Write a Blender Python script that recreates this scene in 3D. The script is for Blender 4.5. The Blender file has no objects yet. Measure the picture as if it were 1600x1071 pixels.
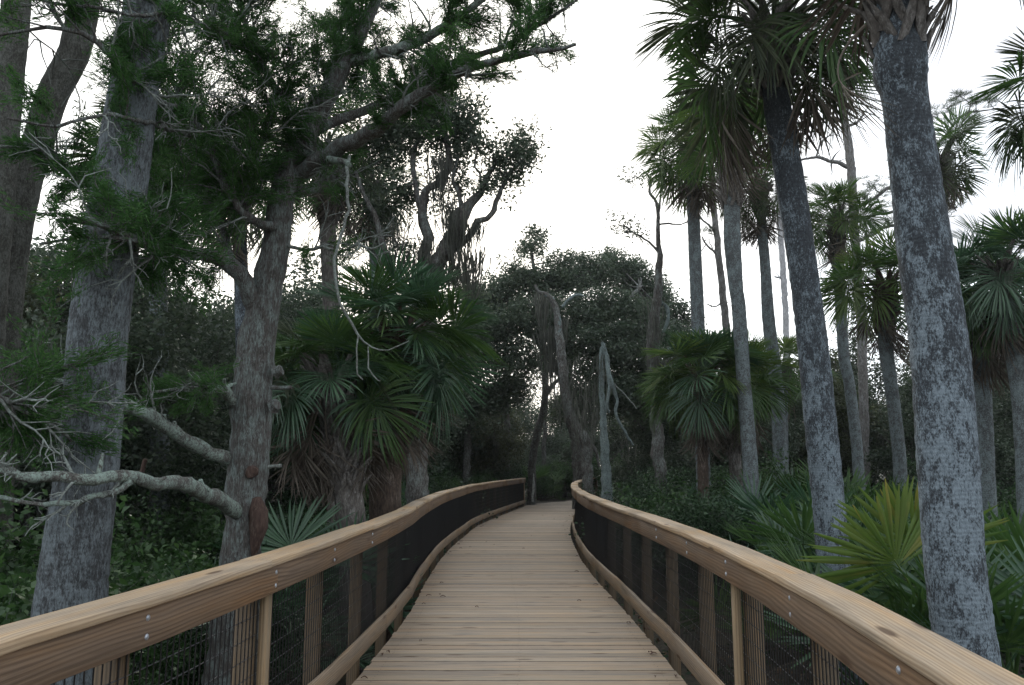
import bpy, math, random
import numpy as np
from mathutils import Vector, Matrix

R = math.radians
S = bpy.context.scene
COL = S.collection

# ---------------------------------------------------------------- camera
F = 1220.0                 # focal length in pixels of the 1600 px wide photograph
HC = 1.57                  # eye height above the deck
HORIZON = 727.0
PITCH = math.atan((HORIZON - 535.5) / F)
cam_data = bpy.data.cameras.new("camera")
cam_data.sensor_width = 36.0
cam_data.lens = 36.0 * F / 1600.0
cam_data.clip_start = 0.05
cam_data.clip_end = 3000
cam = bpy.data.objects.new("camera", cam_data)
COL.objects.link(cam)
cam.location = (0, 0, HC)
cam.rotation_euler = (math.pi / 2 + PITCH, 0, 0)
S.camera = cam

# ---------------------------------------------------------------- sky, sun, exposure
SUN_EL, SUN_AZ = R(19), R(-9)          # azimuth from +Y towards +X
sun_dir = Vector((math.sin(SUN_AZ) * math.cos(SUN_EL), math.cos(SUN_AZ) * math.cos(SUN_EL), math.sin(SUN_EL)))
W = bpy.data.worlds.new("World")
S.world = W
W.use_nodes = True
nt = W.node_tree
for n in list(nt.nodes):
    nt.nodes.remove(n)
out = nt.nodes.new("ShaderNodeOutputWorld")
bg = nt.nodes.new("ShaderNodeBackground")
bg.inputs["Strength"].default_value = 0.1
sky = nt.nodes.new("ShaderNodeTexSky")
sky.sky_type = 'NISHITA'
sky.sun_disc = False
sky.sun_elevation = SUN_EL
sky.sun_rotation = SUN_AZ
geo = nt.nodes.new("ShaderNodeTexCoord")
mp = nt.nodes.new("ShaderNodeMapping")
mp.inputs["Scale"].default_value = (1.2, 1.2, 3.2)
nz = nt.nodes.new("ShaderNodeTexNoise")
nz.inputs["Scale"].default_value = 1.6
nz.inputs["Detail"].default_value = 6
nz.inputs["Roughness"].default_value = 0.55
cr = nt.nodes.new("ShaderNodeValToRGB")
cr.color_ramp.elements[0].position = 0.40
cr.color_ramp.elements[0].color = (7.6, 7.8, 8.7, 1)
cr.color_ramp.elements[1].position = 0.56
cr.color_ramp.elements[1].color = (15.2, 16.4, 17.6, 1)
dot = nt.nodes.new("ShaderNodeVectorMath"); dot.operation = 'DOT_PRODUCT'
dot.inputs[1].default_value = sun_dir
pw = nt.nodes.new("ShaderNodeMath"); pw.operation = 'POWER'; pw.inputs[1].default_value = 10.0
mx0 = nt.nodes.new("ShaderNodeMath"); mx0.operation = 'MAXIMUM'; mx0.inputs[1].default_value = 0.0
glow = nt.nodes.new("ShaderNodeMix"); glow.data_type = 'RGBA'
glow.inputs[7].default_value = (22, 21, 19, 1)
mix = nt.nodes.new("ShaderNodeMix"); mix.data_type = 'RGBA'
mix.inputs[0].default_value = 0.88
L = nt.links.new
L(geo.outputs["Generated"], mp.inputs[0]); L(mp.outputs[0], nz.inputs["Vector"])
L(nz.outputs[0], cr.inputs[0])
L(geo.outputs["Generated"], dot.inputs[0]); L(dot.outputs["Value"], mx0.inputs[0]); L(mx0.outputs[0], pw.inputs[0])
L(pw.outputs[0], glow.inputs[0]); L(cr.outputs[0], glow.inputs[6])
L(sky.outputs[0], mix.inputs[6]); L(glow.outputs[2], mix.inputs[7])
L(mix.outputs[2], bg.inputs["Color"]); L(bg.outputs[0], out.inputs[0])

sl = bpy.data.lights.new("sun", 'SUN')
sl.energy = 0.9
sl.angle = R(14)
sl.color = (1.0, 0.95, 0.86)
so = bpy.data.objects.new("sun", sl)
COL.objects.link(so)
so.rotation_euler = sun_dir.to_track_quat('Z', 'Y').to_euler()

S.view_settings.view_transform = 'Standard'
S.view_settings.look = 'None'
S.view_settings.gamma = 1.0
S.view_settings.exposure = 0.30
S.render.engine = 'CYCLES'
S.cycles.max_bounces = 7
S.cycles.diffuse_bounces = 5
S.cycles.glossy_bounces = 2
S.cycles.transmission_bounces = 2
S.cycles.use_denoising = True

# ---------------------------------------------------------------- helpers
def ray(px, py):
    a = (px - 800.0) / F
    b = -(py - 535.5) / F
    return np.array([a, math.cos(PITCH) - b * math.sin(PITCH), math.sin(PITCH) + b * math.cos(PITCH)])

def P(px, py, Y):
    """world point on the sight line of a photo pixel at the world distance Y"""
    d = ray(px, py)
    t = Y / d[1]
    return np.array([0, 0, HC]) + d * t

def PR(w, px, py, Y):
    """radius in metres of something w pixels wide there"""
    return 0.5 * w * (Y / ray(px, py)[1]) / F

def smooth(a, b, x):
    t = np.clip((x - a) / (b - a), 0, 1)
    return t * t * (3 - 2 * t)

def gz(x, y):
    """height of the ground"""
    x = np.asarray(x, float); y = np.asarray(y, float)
    base = -0.85 + 0.80 * smooth(9, 31, y)
    bump = 0.06 * np.sin(x * 1.3 + y * 0.7) + 0.05 * np.sin(x * 0.45 - y * 1.1 + 1.0)
    far = smooth(26, 31, y) * (1 - smooth(3, 7, np.abs(x - 2.5)))
    return base + bump * (1 - far)

class MB:
    """collects pieces and links them as ONE mesh object"""
    def __init__(s):
        s.V = []; s.Q = []; s.T = []; s.n = 0; s.uq = []; s.ut = []; s.hasuv = False; s.mi = 0; s.mq = []; s.mt = []
    def add(s, V, Fc, uv=None):
        V = np.asarray(V, float); Fc = np.asarray(Fc, int)
        s.V.append(V)
        if Fc.shape[1] == 4:
            s.Q.append(Fc + s.n); s.mq.append(np.full(len(Fc), s.mi))
            s.uq.append(uv if uv is not None else np.zeros((len(Fc) * 4, 2)))
        else:
            s.T.append(Fc + s.n); s.mt.append(np.full(len(Fc), s.mi))
            s.ut.append(uv if uv is not None else np.zeros((len(Fc) * 3, 2)))
        if uv is not None: s.hasuv = True
        s.n += len(V)
    def mesh(s, name, mat, off=(0, 0, 0), sm=False):
        V = np.concatenate(s.V) - np.asarray(off, float)
        Q = np.concatenate(s.Q) if s.Q else np.zeros((0, 4), int)
        T = np.concatenate(s.T) if s.T else np.zeros((0, 3), int)
        me = bpy.data.meshes.new(name)
        me.vertices.add(len(V))
        me.vertices.foreach_set("co", V.astype(np.float32).ravel())
        nl = Q.size + T.size
        me.loops.add(nl)
        me.loops.foreach_set("vertex_index", np.concatenate([Q.ravel(), T.ravel()]).astype(np.int32))
        me.polygons.add(len(Q) + len(T))
        st = np.concatenate([np.arange(len(Q)) * 4, Q.size + np.arange(len(T)) * 3]).astype(np.int32)
        me.polygons.foreach_set("loop_start", st)
        if s.hasuv:
            uvl = me.uv_layers.new(name="UVMap")
            uv = np.concatenate(([np.concatenate(s.uq)] if s.uq else []) + ([np.concatenate(s.ut)] if s.ut else []))
            uvl.data.foreach_set("uv", uv.astype(np.float32).ravel())
        if sm:
            me.polygons.foreach_set("use_smooth", np.ones(len(Q) + len(T), bool))
        for mm in (mat if isinstance(mat, (list, tuple)) else [mat]): me.materials.append(mm)
        if isinstance(mat, (list, tuple)):
            me.polygons.foreach_set("material_index", np.concatenate(s.mq + s.mt).astype(np.int32))
        me.update(calc_edges=True)
        return me
    def build(s, name, mat, parent=None, sm=False):
        off = tuple(parent.location) if parent is not None and parent.parent is None else (0, 0, 0)
        if parent is not None and parent.parent is not None:
            off = tuple(Vector(parent.location) + Vector(parent.parent.location))
        o = bpy.data.objects.new(name, s.mesh(name, mat, off, sm))
        COL.objects.link(o)
        if parent is not None: o.parent = parent
        return o

def tag(o, label=None, cat=None, group=None, kind=None):
    if label: o["label"] = label
    if cat: o["category"] = cat
    if group: o["group"] = group
    if kind: o["kind"] = kind
    return o

def thing(name, label, cat, loc=(0, 0, 0), group=None):
    o = bpy.data.objects.new(name, None)
    COL.objects.link(o)
    o.location = tuple(float(v) for v in loc)
    o.empty_display_size = 0.2
    return tag(o, label, cat, group)

def part(name, me, parent, loc=(0, 0, 0), rot=(0, 0, 0), scale=1.0):
    o = bpy.data.objects.new(name, me)
    COL.objects.link(o)
    o.parent = parent
    o.location = tuple(float(v) for v in loc); o.rotation_euler = rot; o.scale = (scale,) * 3
    return o

def dup(root, loc, rz, sc, label, group=None):
    r = root.copy(); COL.objects.link(r)
    r.location = tuple(float(v) for v in loc); r.rotation_euler = (0, 0, rz)
    r.scale = sc if isinstance(sc, tuple) else (sc,) * 3
    r["label"] = label
    if group: r["group"] = group
    for ch in list(root.children):
        c = ch.copy(); COL.objects.link(c); c.parent = r
        for g in list(ch.children):
            d = g.copy(); COL.objects.link(d); d.parent = c
    return r

def unit(v):
    v = np.asarray(v, float)
    return v / (np.linalg.norm(v, axis=-1, keepdims=True) + 1e-9)

def spline(pts, step=0.1, extra=None):
    """Catmull-Rom through pts (n,k), about one sample per step metres"""
    pts = np.asarray(pts, float)
    p = np.vstack([2 * pts[0] - pts[1], pts, 2 * pts[-1] - pts[-2]])
    res = []
    for i in range(1, len(p) - 2):
        ln = np.linalg.norm((p[i + 1] - p[i])[:3])
        m = max(2, int(ln / step))
        t = np.linspace(0, 1, m, endpoint=False)[:, None]
        a, b, c, d = p[i - 1], p[i], p[i + 1], p[i + 2]
        res.append(0.5 * (2 * b + (c - a) * t + (2 * a - 5 * b + 4 * c - d) * t ** 2 + (3 * b - a - 3 * c + d) * t ** 3))
    res.append(pts[-1:])
    return np.vstack(res)

def tube(mb, pts, rad, sides=8, jit=0.0, rng=None, ring=0.0):
    pts = np.asarray(pts, float); rad = np.broadcast_to(np.asarray(rad, float), (len(pts),))
    n = len(pts)
    T = unit(np.gradient(pts, axis=0))
    ref = np.array([0, 1.0, 0]) if abs(T[0][1]) < 0.8 else np.array([1.0, 0, 0])
    A = np.zeros((n, 3)); a = ref - T[0] * ref.dot(T[0]); a /= np.linalg.norm(a)
    for i in range(n):
        a = a - T[i] * a.dot(T[i]); a /= np.linalg.norm(a) + 1e-9
        A[i] = a
    B = np.cross(T, A)
    th = np.linspace(0, 2 * math.pi, sides, endpoint=False)
    rr = rad[:, None] * np.ones((1, sides))
    if rng is not None and jit > 0:
        rr = rr * (1 + jit * rng.standard_normal((n, sides)))
        ph = rng.random(3) * 6
        lo = np.cos(th * 2 + ph[0])[None, :] * 0.5 + np.cos(th * 3 + ph[1])[None, :] * 0.5
        rr = rr * (1 + jit * 1.5 * lo)
    V = pts[:, None, :] + rr[:, :, None] * (np.cos(th)[None, :, None] * A[:, None, :] + np.sin(th)[None, :, None] * B[:, None, :])
    V = V.reshape(-1, 3)
    i = np.arange(n - 1)[:, None] * sides; j = np.arange(sides)[None, :]; k = (j + 1) % sides
    Q = np.stack([i + j, i + k, i + sides + k, i + sides + j], -1).reshape(-1, 4)
    mb.add(V, Q)
    for e, sgn in ((0, 1), (n - 1, -1)):                   # end caps
        base = e * sides
        c = len(V)
        capV = np.vstack([V[base:base + sides], pts[e] - sgn * T[e] * rad[e] * 0.25])
        jj = np.arange(sides)
        Tq = np.stack([jj, (jj + 1) % sides, np.full(sides, sides)], -1)
        mb.add(capV, Tq if sgn < 0 else Tq[:, ::-1])

def leaves(mb, C, size, rng, aspect=0.45, updir=0.3, fold=0.12, dirs=None):
    """one folded, pointed leaf (two triangles each side of a midrib) at each centre"""
    C = np.asarray(C, float); n = len(C)
    if n == 0: return
    d = rng.standard_normal((n, 3)) if dirs is None else dirs + 0.35 * rng.standard_normal((n, 3))
    d[:, 2] *= 0.7
    d = unit(d)
    nr = rng.standard_normal((n, 3)); nr[:, 2] += updir * 2
    w = unit(np.cross(d, nr)); nn = np.cross(w, d)
    s = size * (0.6 + 0.8 * rng.random((n, 1)))
    a = C - d * s * 0.5; b = C + d * s * 0.5
    m = C + nn * s * -fold
    l = m + w * s * aspect * 0.5 + nn * s * fold * 2; r = m - w * s * aspect * 0.5 + nn * s * fold * 2
    V = np.stack([a, r, b, l], 1).reshape(-1, 3)
    q = np.arange(n)[:, None] * 4 + np.arange(4)[None, :]
    mb.add(V, q)

# ---------------------------------------------------------------- materials
def newmat(name):
    m = bpy.data.materials.new(name); m.use_nodes = True
    t = m.node_tree
    for n in list(t.nodes): t.nodes.remove(n)
    o = t.nodes.new("ShaderNodeOutputMaterial")
    p = t.nodes.new("ShaderNodeBsdfPrincipled")
    t.links.new(p.outputs[0], o.inputs[0])
    return m, t, p, o

def N(t, typ, **kw):
    n = t.nodes.new(typ)
    for k, v in kw.items():
        if k in n.inputs: n.inputs[k].default_value = v
        else: setattr(n, k, v)
    return n

def ramp(t, stops, fac=None):
    r = t.nodes.new("ShaderNodeValToRGB")
    e = r.color_ramp.elements
    while len(e) < len(stops): e.new(0.5)
    for k, (p, c) in enumerate(stops):
        e[k].position = p; e[k].color = (*c, 1) if len(c) == 3 else c
    if fac is not None: t.links.new(fac, r.inputs[0])
    return r

def mixc(t, a, b, f, mode='MIX'):
    m = t.nodes.new("ShaderNodeMix"); m.data_type = 'RGBA'; m.blend_type = mode
    for k, v in ((0, f), (6, a), (7, b)):
        if hasattr(v, "links") or hasattr(v, "is_linked"): t.links.new(v, m.inputs[k])
        elif k == 0: m.inputs[0].default_value = v
        else: m.inputs[k].default_value = (*v, 1)
    return m.outputs[2]

def coords(t, scale=(1, 1, 1), kind="Object"):
    c = t.nodes.new("ShaderNodeTexCoord"); m = t.nodes.new("ShaderNodeMapping")
    m.inputs["Scale"].default_value = scale
    t.links.new(c.outputs[kind], m.inputs[0])
    return m.outputs[0]

def noise(t, vec, scale, detail=4, rough=0.55, dist=0.0):
    n = N(t, "ShaderNodeTexNoise", Scale=scale, Detail=detail, Roughness=rough, Distortion=dist)
    t.links.new(vec, n.inputs["Vector"])
    return n.outputs[0]

def bump(t, p, h, strength, dist=0.01):
    b = N(t, "ShaderNodeBump", Strength=strength, Distance=dist)
    t.links.new(h, b.inputs["Height"]); t.links.new(b.outputs[0], p.inputs["Normal"])

def leafmat(name, cols, transl=0.3, rough=0.5, nscale=0.9, spec=0.35):
    m, t, p, o = newmat(name)
    g = t.nodes.new("ShaderNodeNewGeometry")
    v = coords(t)
    nn = noise(t, v, nscale, 3)
    ad = N(t, "ShaderNodeMath", operation='MULTIPLY_ADD'); ad.inputs[1].default_value = 0.55
    t.links.new(g.outputs["Random Per Island"], ad.inputs[0])
    sb = N(t, "ShaderNodeMath", operation='MULTIPLY_ADD'); sb.inputs[1].default_value = 1.1; sb.inputs[2].default_value = -0.33
    t.links.new(nn, sb.inputs[0]); t.links.new(sb.outputs[0], ad.inputs[2])
    k = len(cols) - 1
    r = ramp(t, [(i / k, c) for i, c in enumerate(cols)], ad.outputs[0])
    t.links.new(r.outputs[0], p.inputs["Base Color"])
    p.inputs["Roughness"].default_value = rough
    p.inputs["Specular IOR Level"].default_value = spec
    tr = t.nodes.new("ShaderNodeBsdfTranslucent"); t.links.new(r.outputs[0], tr.inputs[0])
    ms = t.nodes.new("ShaderNodeMixShader"); ms.inputs[0].default_value = transl
    t.links.new(p.outputs[0], ms.inputs[1]); t.links.new(tr.outputs[0], ms.inputs[2])
    t.links.new(ms.outputs[0], o.inputs[0])
    return m

def barkmat(name, dark, mid, lich, zs=0.35, scale=9.0, lthr=0.52, ringz=None, bstr=0.7, patch=2.2, zfade=0.0, soft=1.0):
    """bark: fine stretched fibres, plates and pale lichen patches"""
    m, t, p, o = newmat(name)
    v = coords(t, (1, 1, zs)); v2 = coords(t, (1, 1, 0.7))
    n1 = noise(t, v, scale * 3.5, 6, 0.65, 0.3)
    n2 = noise(t, v, scale, 5, 0.6, 0.5)
    n3 = noise(t, v2, patch, 5, 0.65, 0.2)
    n0 = noise(t, v, scale * 9, 3, 0.6)
    base = ramp(t, [(0.30, dark), (0.66, mid)], n1)
    def wsum(pairs):
        prev = None
        for o_, w_ in pairs:
            q = N(t, "ShaderNodeMath", operation='MULTIPLY_ADD'); q.inputs[1].default_value = w_; q.inputs[2].default_value = 0.0
            t.links.new(o_, q.inputs[0])
            if prev is not None: t.links.new(prev, q.inputs[2])
            prev = q.outputs[0]
        return prev
    sm_ = wsum([(n0, 0.26), (n1, 0.24), (n2, 0.25), (n3, 0.30)])
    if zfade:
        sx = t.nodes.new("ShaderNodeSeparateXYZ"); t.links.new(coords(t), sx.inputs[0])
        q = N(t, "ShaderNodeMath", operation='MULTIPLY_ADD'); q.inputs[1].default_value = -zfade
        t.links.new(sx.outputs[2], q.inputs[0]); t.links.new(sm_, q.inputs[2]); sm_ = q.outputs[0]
    mask = ramp(t, [(lthr - 0.045 * soft, (0, 0, 0)), (lthr + 0.065 * soft, (1, 1, 1))], sm_)
    lv = ramp(t, [(0.3, tuple(c * 0.6 for c in lich)), (0.68, lich)], n1)
    col = mixc(t, base.outputs[0], lv.outputs[0], mask.outputs[0])
    t.links.new(col, p.inputs["Base Color"])
    p.inputs["Roughness"].default_value = 0.9
    p.inputs["Specular IOR Level"].default_value = 0.2
    hh = n1
    if ringz:
        wv = N(t, "ShaderNodeTexWave", wave_type='BANDS', bands_direction='Z', Scale=ringz, Distortion=3.0, Detail=3.0)
        wv.inputs["Detail Scale"].default_value = 2.0
        t.links.new(coords(t), wv.inputs["Vector"])
        ma = N(t, "ShaderNodeMath", operation='MULTIPLY_ADD'); ma.inputs[1].default_value = 0.16
        t.links.new(wv.outputs[1], ma.inputs[0]); t.links.new(wsum([(n1, 0.7), (n0, 0.4)]), ma.inputs[2]); hh = ma.outputs[0]
    bump(t, p, hh, bstr, 0.012)
    return m

def woodmat(name, light, mid, dark, perboard=0.25, along=0.22, sc=9.0, dist=5.0, knots=True, streak=150, stain=0.35, stainc=(0.10, 0.075, 0.06)):
    m, t, p, o = newmat(name)
    v = coords(t, (along, 1, 1), "UV")
    wv = N(t, "ShaderNodeTexWave", wave_type='BANDS', bands_direction='Y', Scale=sc, Distortion=dist, Detail=2.0)
    wv.inputs["Detail Scale"].default_value = 0.30
    wv.inputs["Detail Roughness"].default_value = 0.45
    t.links.new(v, wv.inputs["Vector"])
    fine = noise(t, coords(t, (2.2, streak, 1), "UV"), 1.0, 4, 0.65)
    c1 = ramp(t, [(0.10, light), (0.72, mid), (0.98, tuple(0.45 * x_ + 0.55 * y_ for x_, y_ in zip(mid, dark)))], wv.outputs[1])
    big = noise(t, coords(t, (0.45, 5, 1), "UV"), 2.0, 5, 0.65, 0.4)
    bigr = ramp(t, [(0.30, (0.70, 0.74, 0.79)), (0.44, (0.95, 0.97, 1.0)), (0.56, (1.04, 1.0, 0.93)), (0.70, (1.16, 1.0, 0.80))], big)
    c2 = ramp(t, [(0.32, (0.62, 0.60, 0.58)), (0.5, (0.98, 0.98, 0.98)), (0.7, (1.16, 1.15, 1.13))], fine)
    c = mixc(t, mixc(t, c1.outputs[0], bigr.outputs[0], 1.0, 'MULTIPLY'), c2.outputs[0], 0.8, 'MULTIPLY')
    g = t.nodes.new("ShaderNodeNewGeometry")
    p_ = perboard
    pb = ramp(t, [(0, (1 - p_, 1 - p_ * .92, 1 - p_ * .85)), (0.3, (1, 0.96, 0.90)), (0.55, (1 + p_ * .5, 1 + p_ * .42, 1 + p_ * .3)), (0.8, (1 + p_ * .1, 1 - p_ * .15, 1 - p_ * .4)), (1, (1 + p_, 1 + p_ * .95, 1 + p_ * .85))], g.outputs["Random Per Island"])
    c = mixc(t, c, pb.outputs[0], 1.0, 'MULTIPLY')
    st = noise(t, coords(t, (1.1, 5, 1), "UV"), 1.3, 5, 0.7)
    sm = ramp(t, [(0.52, (0, 0, 0)), (0.75, (stain, stain, stain))], st)
    c = mixc(t, c, stainc, sm.outputs[0])
    if knots:
        vo = N(t, "ShaderNodeTexVoronoi", Scale=1.0); t.links.new(coords(t, (1.7, 7, 1), "UV"), vo.inputs["Vector"])
        km = ramp(t, [(0.09, (0.9, 0.9, 0.9)), (0.17, (0, 0, 0))], vo.outputs["Distance"])
        c = mixc(t, c, (0.08, 0.045, 0.025), km.outputs[0])
    t.links.new(c, p.inputs["Base Color"])
    p.inputs["Roughness"].default_value = 0.68
    p.inputs["Specular IOR Level"].default_value = 0.3
    ma = N(t, "ShaderNodeMath", operation='ADD'); t.links.new(fine, ma.inputs[0]); t.links.new(wv.outputs[1], ma.inputs[1])
    bump(t, p, ma.outputs[0], 0.25, 0.003)
    return m

M = {}
M['cap'] = woodmat("cap_wood", (0.40, 0.312, 0.218), (0.35, 0.266, 0.18), (0.245, 0.178, 0.116), 0.14, sc=19, dist=16, along=0.16, stain=0.3)
M['rim'] = woodmat("rim_wood", (0.18, 0.127, 0.086), (0.145, 0.099, 0.066), (0.10, 0.066, 0.043), 0.16, sc=17, dist=18, along=0.16)  # darker than the cap: shade of its upright face put into the colour
M['toe'] = woodmat("toe_wood", (0.245, 0.19, 0.136), (0.20, 0.154, 0.109), (0.145, 0.107, 0.075), 0.2, sc=19, dist=16, along=0.16, stain=0.4)
M['strut'] = woodmat("strut_wood", (0.26, 0.195, 0.12), (0.215, 0.158, 0.097), (0.155, 0.112, 0.068), 0.15, sc=20, dist=8, along=0.16, knots=False)
M['post'] = woodmat("post_wood", (0.13, 0.094, 0.057), (0.10, 0.073, 0.044), (0.07, 0.052, 0.032), 0.15, sc=20, dist=8, along=0.16, knots=False)  # darker treated wood, with the mesh's dimming put into the colour
M['deck'] = woodmat("deck_wood", (0.325, 0.268, 0.206), (0.277, 0.223, 0.168), (0.185, 0.145, 0.108), 0.33, along=0.10, sc=26, dist=12, streak=48, stain=0.75, stainc=(0.15, 0.14, 0.13))

m, t, p, o = newmat("edge_dirt_gap_shade"); M['deck_edge'] = m  # edge dirt plus painted shade of the plank gaps
nn = noise(t, coords(t), 12, 4); rr = ramp(t, [(0.35, (0.06, 0.048, 0.038)), (0.7, (0.19, 0.148, 0.11))], nn)
t.links.new(rr.outputs[0], p.inputs["Base Color"]); p.inputs["Roughness"].default_value = 0.9
m, t, p, o = newmat("black_coated_wire"); M['wire'] = m
p.inputs["Base Color"].default_value = (0.012, 0.012, 0.013, 1); p.inputs["Roughness"].default_value = 0.28
m, t, p, o = newmat("glint_wire"); M['wire_h'] = m
p.inputs["Base Color"].default_value = (0.17, 0.175, 0.19, 1); p.inputs["Metallic"].default_value = 0.8; p.inputs["Roughness"].default_value = 0.3  # sky glint of the horizontal wires put into a paler metallic colour
m, t, p, o = newmat("galvanised_bolt"); M['bolt'] = m
nn = noise(t, coords(t), 60, 3); rr = ramp(t, [(0.3, (0.30, 0.32, 0.35)), (0.7, (0.48, 0.51, 0.55))], nn)
t.links.new(rr.outputs[0], p.inputs["Base Color"]); p.inputs["Metallic"].default_value = 0.7; p.inputs["Roughness"].default_value = 0.45

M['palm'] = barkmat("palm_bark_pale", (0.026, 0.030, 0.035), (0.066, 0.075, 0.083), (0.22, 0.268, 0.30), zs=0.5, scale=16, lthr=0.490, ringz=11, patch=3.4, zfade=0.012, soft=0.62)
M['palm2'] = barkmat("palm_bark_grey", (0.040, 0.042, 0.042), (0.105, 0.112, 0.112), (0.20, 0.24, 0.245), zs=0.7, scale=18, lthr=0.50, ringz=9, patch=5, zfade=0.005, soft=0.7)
M['palm3'] = barkmat("palm_bark_streaked", (0.028, 0.030, 0.031), (0.080, 0.084, 0.086), (0.17, 0.197, 0.208), zs=0.34, scale=20, lthr=0.515, soft=0.8, ringz=9.0, patch=7.0)
M['palm_dark'] = barkmat("palm_bark_backlit", (0.022, 0.022, 0.019), (0.062, 0.06, 0.05), (0.125, 0.13, 0.115), zs=0.45, scale=18, lthr=0.53, ringz=7, patch=5)  # bark darkened: backlit, leaf-shaded look put into the colour
M['boots'] = barkmat("palm_leaf_bases", (0.05, 0.045, 0.04), (0.165, 0.15, 0.135), (0.30, 0.295, 0.28), zs=0.3, scale=10, lthr=0.58)
M['boots_red'] = barkmat("palm_leaf_bases_brown", (0.035, 0.028, 0.023), (0.11, 0.08, 0.062), (0.25, 0.21, 0.18), zs=0.3, scale=10, lthr=0.60)
M['cedar'] = barkmat("cedar_bark", (0.032, 0.029, 0.027), (0.125, 0.115, 0.105), (0.24, 0.29, 0.275), zs=0.13, scale=34, lthr=0.55, patch=11.0, bstr=1.0)
M['lichen'] = barkmat("lichen_branch_bark", (0.045, 0.042, 0.038), (0.14, 0.132, 0.12), (0.27, 0.34, 0.295), zs=0.8, scale=16, lthr=0.515, patch=7.0, soft=0.7)
M['oak'] = barkmat("oak_bark", (0.03, 0.028, 0.026), (0.11, 0.10, 0.09), (0.21, 0.235, 0.22), zs=0.4, scale=9, lthr=0.55, patch=2.5)
M['palelichen'] = barkmat("pale_lichen_limb", (0.045, 0.05, 0.048), (0.11, 0.13, 0.125), (0.21, 0.265, 0.255), zs=0.5, scale=12, lthr=0.5)
M['pine'] = barkmat("pine_bark", (0.06, 0.055, 0.05), (0.17, 0.16, 0.15), (0.26, 0.265, 0.26), zs=0.4, scale=8, lthr=0.55)
M['paleTrunk'] = barkmat("bleached_trunk", (0.2, 0.2, 0.2), (0.34, 0.34, 0.34), (0.45, 0.45, 0.46), zs=0.3, scale=8)
M['scar'] = barkmat("cut_red_heartwood", (0.04, 0.026, 0.021), (0.095, 0.062, 0.050), (0.18, 0.15, 0.125), zs=0.2, scale=12, lthr=0.60)
M['twig'] = barkmat("bare_twigs", (0.08, 0.083, 0.077), (0.18, 0.19, 0.172), (0.29, 0.33, 0.30), zs=1, scale=12)

M['frond'] = leafmat("palm_frond_green", [(0.026, 0.063, 0.017), (0.056, 0.118, 0.030), (0.11, 0.18, 0.046)], 0.42, 0.42, 1.6)
M['frond_blue'] = leafmat("palm_frond_bluegreen", [(0.022, 0.058, 0.030), (0.048, 0.11, 0.054), (0.092, 0.175, 0.085)], 0.3, 0.36, 1.6, 0.55)
M['frond_yg'] = leafmat("palm_frond_yellowgreen", [(0.04, 0.085, 0.024), (0.085, 0.145, 0.034), (0.16, 0.20, 0.045)], 0.48, 0.45, 1.6)
M['frond_yellow'] = leafmat("palmetto_yellow", [(0.035, 0.09, 0.025), (0.10, 0.17, 0.03), (0.12, 0.175, 0.038), (0.29, 0.235, 0.05)], 0.3, 0.45, 3.0)
M['frond_dead'] = leafmat("palm_frond_dead", [(0.055, 0.045, 0.036), (0.125, 0.105, 0.085), (0.25, 0.22, 0.185)], 0.12, 0.8, 2.0, 0.15)
M['frond_dark'] = leafmat("palm_frond_dull", [(0.026, 0.042, 0.022), (0.058, 0.075, 0.036), (0.10, 0.105, 0.055)], 0.38, 0.5, 1.6)
M['cedarleaf'] = leafmat("cedar_foliage", [(0.022, 0.062, 0.020), (0.050, 0.125, 0.034), (0.098, 0.19, 0.055)], 0.5, 0.6, 1.3, 0.2)
M['oakleaf'] = leafmat("oak_leaves", [(0.028, 0.048, 0.030), (0.062, 0.092, 0.056), (0.13, 0.165, 0.10)], 0.42, 0.42, 0.8, 0.5)
M['oakleaf2'] = leafmat("oak_leaves_olive", [(0.020, 0.030, 0.015), (0.050, 0.065, 0.028), (0.11, 0.12, 0.05)], 0.42, 0.45, 0.8, 0.5)
M['farleaf'] = leafmat("far_leaves", [(0.020, 0.034, 0.022), (0.045, 0.068, 0.040), (0.085, 0.11, 0.065)], 0.4, 0.5, 0.35)
M['pineleaf'] = leafmat("pine_needles", [(0.03, 0.055, 0.03), (0.06, 0.095, 0.045), (0.09, 0.13, 0.06)], 0.3, 0.5, 1.0)
M['shrub'] = leafmat("shrub_leaves", [(0.018, 0.048, 0.015), (0.042, 0.096, 0.028), (0.088, 0.16, 0.045)], 0.4, 0.45, 1.6, 0.45)
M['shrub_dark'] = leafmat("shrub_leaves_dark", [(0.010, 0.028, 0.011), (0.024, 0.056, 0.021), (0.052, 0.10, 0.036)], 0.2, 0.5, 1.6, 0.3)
M['shrub_light'] = leafmat("shrub_leaves_bright", [(0.03, 0.065, 0.02), (0.07, 0.13, 0.035), (0.12, 0.19, 0.06)], 0.35, 0.4, 2, 0.5)
M['moss'] = leafmat("spanish_moss", [(0.045, 0.050, 0.042), (0.09, 0.095, 0.08), (0.16, 0.162, 0.135)], 0.3, 0.95, 2.0, 0.05)
M['litter'] = leafmat("dead_leaves", [(0.05, 0.03, 0.018), (0.11, 0.065, 0.035), (0.2, 0.13, 0.075)], 0.1, 0.7, 3.0)
M['flat'] = leafmat("fallen_leaf_brown", [(0.05, 0.022, 0.014), (0.09, 0.04, 0.022)], 0.05, 0.7, 3.0)

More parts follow.
